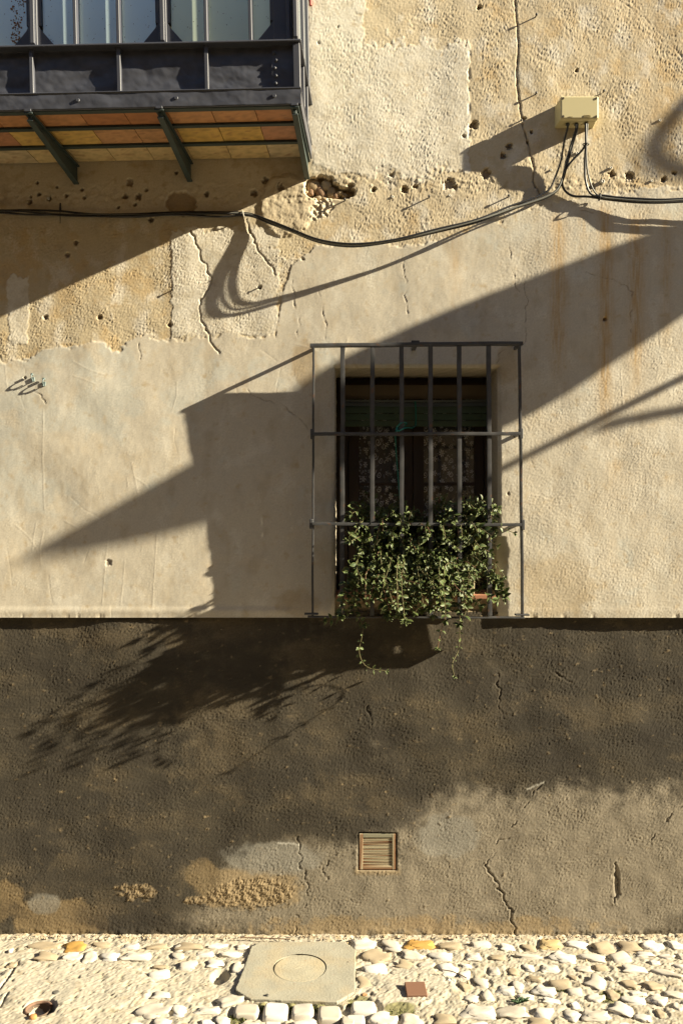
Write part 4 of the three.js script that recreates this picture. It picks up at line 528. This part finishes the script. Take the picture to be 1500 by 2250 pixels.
// ---------------------------------------------------------------- iron window grille
const gz = (py) => lerp(0.092, 0.066, (py - 757) / 596);         // it leans back a little towards its foot
{
  const g = thing('window_grille', 'projecting dark iron window grille with square bars', 'grille'), im = vmat(.5), ip = rustPaint(.058, .058, .06, .5, .42);
  const bar = (name, a, b, w, d, parent = g) => { // a forged bar from a to b, w across, d deep
    const len = a.distanceTo(b), n = Math.max(2, Math.round(len / .009)), q = new THREE.BoxGeometry(w, len, d, 2, n, 2), p = q.attributes.position, s = a.x * 37 + a.y * 11; for (let i = 0; i < p.count; i++) { const y = p.getY(i), ed = (Math.abs(p.getX(i)) > w * .4 && Math.abs(p.getZ(i)) > d * .4) ? .93 : 1; p.setX(i, p.getX(i) * ed + .0016 * n2(y * 5 + s, 1) + .0004 * n2(y * 40 + s, 3)); p.setZ(i, p.getZ(i) * ed + .0008 * n2(y * 30 + s, 7)); } q.computeVertexNormals();
    const m = new THREE.Matrix4(), up = b.clone().sub(a).normalize(), zz = Math.abs(up.z) > .9 ? new THREE.Vector3(0, 1, 0) : new THREE.Vector3(0, 0, 1), xx = new THREE.Vector3().crossVectors(up, zz).normalize(); zz.crossVectors(xx, up); m.makeBasis(xx, up, zz).setPosition(a.clone().add(b).multiplyScalar(.5)); q.applyMatrix4(m); return part(name, paint(q, ip), im, parent);
  };
  const Q = (px, py, dz = 0) => P(px, py, gz(py) + dz);
  const xt = [753, 818, 882, 945, 1008, 1073];
  xt.forEach((x) => { const dxb = (x - 912) * .012; bar('bar', Q(x, 760), Q(x + dxb, 1352), .0165, .0205); });
  bar('side_bar', Q(689, 758), Q(686.5, 1353, -.004), .0085, .024); bar('side_bar', Q(1140, 756), Q(1147, 1355, -.004), .0085, .024);
  bar('top_bar', Q(681, 759.5, -.002), Q(1147, 755, -.002), .013, .030); bar('cross_bar', Q(686, 954, .004), Q(1142, 953, .004), .0125, .024); bar('cross_bar', Q(686, 1151, .004), Q(1144, 1153, .004), .0115, .024); bar('foot_bar', Q(676, 1355, -.004), Q(1150, 1357, -.004), .006, .028);
  const ret = (px, py, w, d, dir) => { const a = Q(px, py, -.002), b = a.clone(); b.z = -.03; bar('wall_return', a, b, w, d); };
  ret(687, 758, .010, .012); ret(1141, 756, .010, .012); ret(687, 954, .011, .013); ret(1141, 953, .011, .013); ret(687, 1151, .011, .013); ret(1143, 1153, .011, .013); ret(912, 757, .016, .012);
  for (const [x, y] of [[686, 954], [1143, 953], [684, 1151], [1147, 1153]]) { const p = Q(x, y, -.004); part('boss', paint(new RoundedBoxGeometry(.014, .038, .030, 2, .003).translate(p.x, p.y, p.z), ip), im, g); }
  for (const [x, y] of [[684, 1352], [1146, 1354]]) { const p = Q(x, y, -.006); part('foot_plate', paint(new RoundedBoxGeometry(.052, .006, .03, 2, .002).translate(p.x, p.y + .006, p.z), ip), im, g); }
  { const p = Q(912, 752, .0); part('top_lug', paint(new RoundedBoxGeometry(.030, .010, .022, 2, .002).translate(p.x, p.y + .001, p.z - .004), ip), im, g); }
}

// ---------------------------------------------------------------- planter and trailing plant
{
  const p = thing('window_planter', 'cream trough planter on the window sill behind the plant', 'planter'), m = vmat(.7), x0 = wx(795), x1 = wx(1040), y0 = wy(1306), cr = (x, y, z) => { const g = 1 + .12 * fbm(x * 30, y * 30, 3); return [.52 * g, .45 * g, .28 * g]; };
  const s = new THREE.Shape([[-.05, 0], [.05, 0], [.062, .088], [.069, .088], [.069, .100], [-.069, .100], [-.069, .088], [-.062, .088]].map(([a, b]) => new THREE.Vector2(a, b))); s.holes.push(new THREE.Path([[-.045, .012], [-.056, .097], [.056, .097], [.045, .012]].map(([a, b]) => new THREE.Vector2(a, b))));
  const g = new THREE.ExtrudeGeometry(s, { depth: x1 - x0, bevelEnabled: true, bevelSize: .002, bevelThickness: .002, bevelSegments: 2 }).rotateY(Math.PI / 2); g.translate(x0, y0 + .0035, -.045); part('trough', paint(g, cr), m, p);
  for (const x of [x0 - .001, x1 - .003]) part('end_wall', paint(box(x, x + .004, y0 + .004, y0 + .102, -.100, .010, .001), cr), m, p);
  part('soil', box(x0 + .004, x1 - .004, y0 + .06, y0 + .085, -.097, .007, .002), std(.04, .028, .018, .98), p);
}
{
  const plant = thing('trailing_plant', 'bushy green trailing plant with pale leaf edges spilling through the grille', 'plant'); const base = P(915, 1290, -.045); plant.position.copy(base);
  const leafGeo = (fold, curl, wide) => { const N = 6, pos = [], col = [], idx = []; for (let i = 0; i <= N; i++) { const t = i / N, w = wide * Math.pow(Math.sin(Math.PI * Math.min(1, .04 + t * .96) ** .85), .8) * .5 + .004, y = t, zc = curl * t * t; [-1, -.72, 0, .72, 1].forEach((u) => { pos.push(u * w, y, zc + Math.abs(u) * w * fold); const rib = u === 0 ? .35 : 0, mg = Math.abs(u) === 1 || t > .97 ? 1 : 0; const r = [lerp(lerp(.046, .085, rib), .22, mg), lerp(lerp(.070, .11, rib), .235, mg), lerp(lerp(.020, .035, rib), .085, mg)]; col.push(...r); }); if (i) for (let k = 0; k < 4; k++) { const a = (i - 1) * 5 + k, b = a + 5; idx.push(a, a + 1, b, a + 1, b + 1, b); } } return indexed(pos, col, idx); };
  const geos = [leafGeo(.5, -.12, .52), leafGeo(.35, -.28, .58), leafGeo(.65, .06, .46), leafGeo(.4, -.4, .55), leafGeo(.25, -.18, .6)];
  const mk = (r, g, b) => new THREE.MeshPhysicalMaterial({ vertexColors: true, color: new THREE.Color().setRGB(r, g, b), roughness: .5, transmission: .0, side: THREE.DoubleSide, specularIntensity: .6 });
  const mats = [mk(1, 1, 1), mk(.8, .9, .85), mk(1.15, 1.05, .8), mk(.7, .8, .8)], stemM = std(.10, .085, .03, .8), dryM = std(.13, .065, .03, .8);
  const leaves = [], stems = [];
  const put = (at, dir, size) => leaves.push({ at, dir: dir.clone().normalize(), size, g: Math.floor(rnd() * 5), m: rnd() < .5 ? 0 : 1 + Math.floor(rnd() * 3), roll: rr(-.7, .7) });
  const grow = (pts, size, from = .25, thin = 1) => {
    const c = new THREE.CatmullRomCurve3(pts.map((q) => q.clone().sub(base)), false, 'centripetal'), len = c.getLength(), n = Math.max(3, Math.round(len * (1 - from) / (.021 / thin)));
    stems.push(new THREE.TubeGeometry(c, Math.max(8, Math.round(len / .012)), .0014, 5));
    const side = new THREE.Vector3(); let turn = rr(0, 6);
    for (let i = 0; i <= n; i++) { const t = Math.min(1, from + (1 - from) * i / n), q = c.getPointAt(t), tan = c.getTangentAt(t); side.set(Math.cos(turn), Math.sin(turn * 1.3) * .6, Math.sin(turn)).cross(tan).normalize(); const s = size * rr(.6, 1.12) * (t > .9 ? .8 : 1);
      for (const sg of [-1, 1]) { const d = side.clone().multiplyScalar(sg).addScaledVector(tan, .45).add(new THREE.Vector3(.16, .22, .42)); put(q.clone().addScaledVector(side, sg * .003), d, s); } turn += 1.57 + rr(-.4, .4); }
    const tip = c.getPointAt(1), tt = c.getTangentAt(1); for (let k = 0; k < 4; k++) { const a = k * 1.57 + turn; put(tip.clone(), new THREE.Vector3(Math.cos(a) * .8, Math.sin(a) * .8, .55).addScaledVector(tt, .5), size * rr(.5, .8)); }
  };
  const V = (q) => P(q[0], q[1], q[2]);
  // bulk of the bush
  for (let i = 0; i < 230; i++) {
    const u = (i * .618034) % 1, ex = 758 + u * 338, row = rnd(), ey = lerp(1116, 1322, Math.pow(row, .95)) + rr(-8, 8) + (u < .25 ? 12 * (1 - u * 4) : 0), ez = lerp(.03, .155, Math.pow(rnd(), .9)) * (row < .25 ? .6 : 1);
    if (ex > 1060 && ey > 1270 && rnd() < .7) continue; 
    const sx = lerp(800, 1035, u) + rr(-20, 20), a = [sx, 1268, -.03], m = [lerp(sx, ex, .45) + rr(-12, 12), Math.min(1265, ey) - rr(5, 40), lerp(-.03, ez, .5) + .03];
    grow([V(a), V(m), V([ex, ey, ez])], rr(.018, .030), .28);
  }
  // leaves hanging over the sill and out towards the street: these throw the long shadows
  for (let i = 0; i < 34; i++) { const u = rnd(), sx = 780 + u * 280, ez = rr(.08, .17), ey = rr(1290, 1365); if (sx > 1040) continue; grow([V([sx, 1255, -.02]), V([sx + rr(-15, 15), 1220, ez * .5]), V([sx + rr(-25, 20), 1280, ez * .92]), V([sx + rr(-40, 20), ey, ez])], rr(.024, .034), .45); }
  // thin sprays reaching out over the street
  for (let i = 0; i < 17; i++) { const sx = rr(760, 975), ez = rr(.16, .275), ey = rr(1275, 1368), bw = rr(-34, 30); grow([V([sx + 30, 1260, -.02]), V([sx + 15 + bw, rr(1205, 1255), ez * .45]), V([sx + bw * .6, rr(1240, 1285), ez * .85]), V([sx - rr(-18, 26), ey, ez])], rr(.015, .027), .34, 1); }
  // sprays and trails one can pick out
  grow([[850, 1255, .0], [815, 1300, .10], [800, 1350, .13], [795, 1397, .14], [789, 1434, .14], [804, 1464, .145], [849, 1475, .15]].map(V), .017, .55, .8);
  grow([[820, 1260, .0], [790, 1310, .09], [778, 1345, .12], [800, 1372, .14]].map(V), .030, .3); grow([[820, 1270, .0], [775, 1330, .10], [745, 1355, .12], [716, 1363, .125]].map(V), .026, .4);
  grow([[1000, 1250, .0], [1012, 1300, .10], [1010, 1345, .12], [1009, 1378, .085], [1007, 1427, .075], [993, 1460, .115], [998, 1487, .155]].map(V), .014, .5, .8); grow([[1000, 1250, .0], [1020, 1300, .11], [1022, 1345, .125], [1008, 1372, .13]].map(V), .031, .3, 1.1);
  grow([[980, 1250, .0], [985, 1310, .09], [978, 1350, .11], [966, 1395, .11], [961, 1424, .11]].map(V), .019, .6, .7); grow([[1040, 1250, .0], [1070, 1160, .06], [1095, 1158, .09], [1130, 1172, .11]].map(V), .020, .5, .7);
  grow([[1040, 1260, .0], [1080, 1235, .07], [1100, 1255, .09], [1108, 1268, .09]].map(V), .020, .5, .7); grow([[1040, 1275, .0], [1065, 1300, .08], [1082, 1318, .10], [1090, 1320, .10]].map(V), .026, .7); grow([[1045, 1240, .0], [1060, 1180, .06], [1072, 1140, .08], [1084, 1116, .08]].map(V), .029, .4); grow([[1010, 1240, .0], [1020, 1170, .05], [1024, 1130, .07], [1030, 1116, .07]].map(V), .027, .4);
  for (const [x, y, z] of [[1098, 1292, .07], [1106, 1300, .066], [1100, 1284, .06], [1108, 1312, .07], [1094, 1306, .06], [1075, 1262, .1]]) grow([[1035, 1270, 0], [(x + 1040) / 2, y - 25, z * .7], [x, y, z]].map(V), .031, .45, 1.3);
  grow([[960, 1280, .05], [975, 1285, .10], [968, 1310, .11], [963, 1330, .11]].map(V), .012, .6, .6);
  stems.forEach((g, i) => part('stem', g, i % 7 === 3 ? dryM : stemM, plant));
  // the 300 that show largest are leaves of their own, the rest one mass
  const o = new THREE.Object3D(), yax = new THREE.Vector3(0, 1, 0), order = leaves.map((l, i) => [l.size * (1 + 2.2 * l.at.z + (1 - Math.abs(l.dir.z)) * .2), i]).sort((a, b) => b[0] - a[0] || a[1] - b[1]), big = new Set(order.slice(0, 300).map((q) => q[1])), mass = [];
  leaves.forEach((l, i) => {
    o.position.copy(l.at); o.quaternion.setFromUnitVectors(yax, l.dir); const face = new THREE.Vector3(0, 0, 1).applyQuaternion(o.quaternion), want = new THREE.Vector3(.55, .5, .68).addScaledVector(l.dir, -new THREE.Vector3(.55, .5, .68).dot(l.dir)).normalize(), ang = Math.atan2(l.dir.dot(new THREE.Vector3().crossVectors(face, want)), face.dot(want)); o.rotateY(ang + l.roll); o.scale.setScalar(l.size); o.updateMatrix();
    if (big.has(i)) { const q = part('leaf', geos[l.g], mats[l.m], plant); q.position.copy(o.position); q.quaternion.copy(o.quaternion); q.scale.copy(o.scale); } else mass.push(geos[l.g].clone().applyMatrix4(o.matrix));
  });
  const fol = part('foliage', mergeGeometries(mass), mats[0], plant); fol.userData.kind = 'stuff';
}

// ---------------------------------------------------------------- out of frame: a projecting sign whose shadow lies across the wall
{
  const sg = thing('projecting_sign', 'blank projecting sign on an iron bracket further along the wall', 'sign'), X = wx(2700), Y = (py) => wy(py), Zs = (s) => s / PX, im = std(.05, .05, .05, .6);
  const prof = [[228, -60], [250, -77], [337, -121], [406, -132], [440, -100], [470, -62], [547, -30], [543, -12], [531, 14], [463, 98], [400, 155], [327, 183], [280, 150], [228, 100]], s = new THREE.Shape(); s.moveTo(Zs(prof[0][0]), Y(prof[0][1])); s.splineThru(prof.slice(1).map(([a, b]) => new THREE.Vector2(Zs(a), Y(b)))); s.closePath();
  const g = new THREE.ExtrudeGeometry(s, { depth: .016, bevelEnabled: true, bevelSize: .002, bevelThickness: .002, bevelSegments: 1, curveSegments: 30 }).rotateY(-Math.PI / 2); g.translate(X + .008, 0, 0); part('panel', g, std(.25, .2, .13, .7), sg);
  const rod = (n, pts, r) => part(n, tube(pts.map(([a, b]) => new THREE.Vector3(X, Y(b), Zs(a))), r, 40, 8), im, sg);
  rod('lower_rod', [[-6, 254], [120, 258], [250, 262], [333, 274], [470, 296]], .0155); rod('brace', [[-6, 640], [120, 486], [250, 332], [290, 284]], .014); rod('upper_arm', [[-6, 20], [120, 20], [232, 20]], .012); rod('link', [[205, 18], [205, 140], [205, 260]], .006);
  const ring = []; for (let i = 0; i < 28; i++) { const a = i / 28 * 6.2832; ring.push([130 + 132 * Math.cos(a), -264 + 174 * Math.sin(a)]); } part('scroll', tube(ring.map(([a, b]) => new THREE.Vector3(X, Y(b), Zs(a))), .0135, 120, 8, true), im, sg); rod('scroll_stay', [[130, -90], [130, -30], [130, 20]], .006);
  part('wall_plate', box(X - .02, X + .02, Y(300), Y(-20), -.004, .008), im, sg);
}

// ---------------------------------------------------------------- across the narrow street: the shaded house front behind the camera
{
  const h = thing('opposite_house', 'ochre plastered house across the narrow street', 'house'), Z = 4.7, T = .4, top = 5.5, wall = std(.36, .285, .18, .95), wood = std(.07, .045, .028, .7), stone = std(.30, .26, .19, .9), glass = new THREE.MeshPhysicalMaterial({ color: new THREE.Color().setRGB(.05, .06, .07), roughness: .08 });
  const holes = []; for (let i = 0; i < 9; i++) { const x = -9 + i * 2.3; if (i === 4) holes.push([x - .55, x + .55, .0, 2.5, 1]); else holes.push([x - .45, x + .45, 1.1, 2.5, 0]); holes.push([x - .45, x + .45, 3.4, 4.8, 0]); }
  const s = new THREE.Shape([[-12, -.04], [12, -.04], [12, top], [-12, top]].map(([a, b]) => new THREE.Vector2(a, b))); for (const [a, b, c, d] of holes) s.holes.push(new THREE.Path([[a, c], [b, c], [b, d], [a, d]].map(([u, v]) => new THREE.Vector2(u, v)))); const g = new THREE.ExtrudeGeometry(s, { depth: T, bevelEnabled: false }); g.translate(0, 0, Z); part('wall', g, wall, h);
  for (const [a, b, c, d, door] of holes) { const w = new THREE.Group(); w.name = door ? 'door' : 'window'; h.add(w); part('frame', box(a, a + .07, c, d, Z + .15, Z + .22), wood, w); part('frame', box(b - .07, b, c, d, Z + .15, Z + .22), wood, w); part('frame', box(a + .07, b - .07, d - .07, d, Z + .15, Z + .22), wood, w); if (door) { for (let k = 0; k < 5; k++) part('plank', box(lerp(a + .07, b - .07, k / 5) + .003, lerp(a + .07, b - .07, (k + 1) / 5) - .003, c, d - .07, Z + .17, Z + .21), wood, w); } else { part('pane', box(a + .07, b - .07, c, d - .07, Z + .18, Z + .19, .001), glass, w); part('sill', box(a - .06, b + .06, c - .06, c - .002, Z - .06, Z + .14), stone, w); } }
  part('eaves', box(-12.1, 12.1, top + .002, top + .12, Z - .12, Z + T), stone, h); part('back_wall', box(-12, 12, 0, top, Z + 3.6, Z + 3.8), wall, h); part('roof', box(-12, 12, top + .125, top + .2, Z + .0, Z + 3.8), std(.3, .14, .08, .9), h);
}

scene.traverse((o) => { if (o.isMesh) { o.castShadow = true; o.receiveShadow = true; } });
renderer.render(scene, camera);
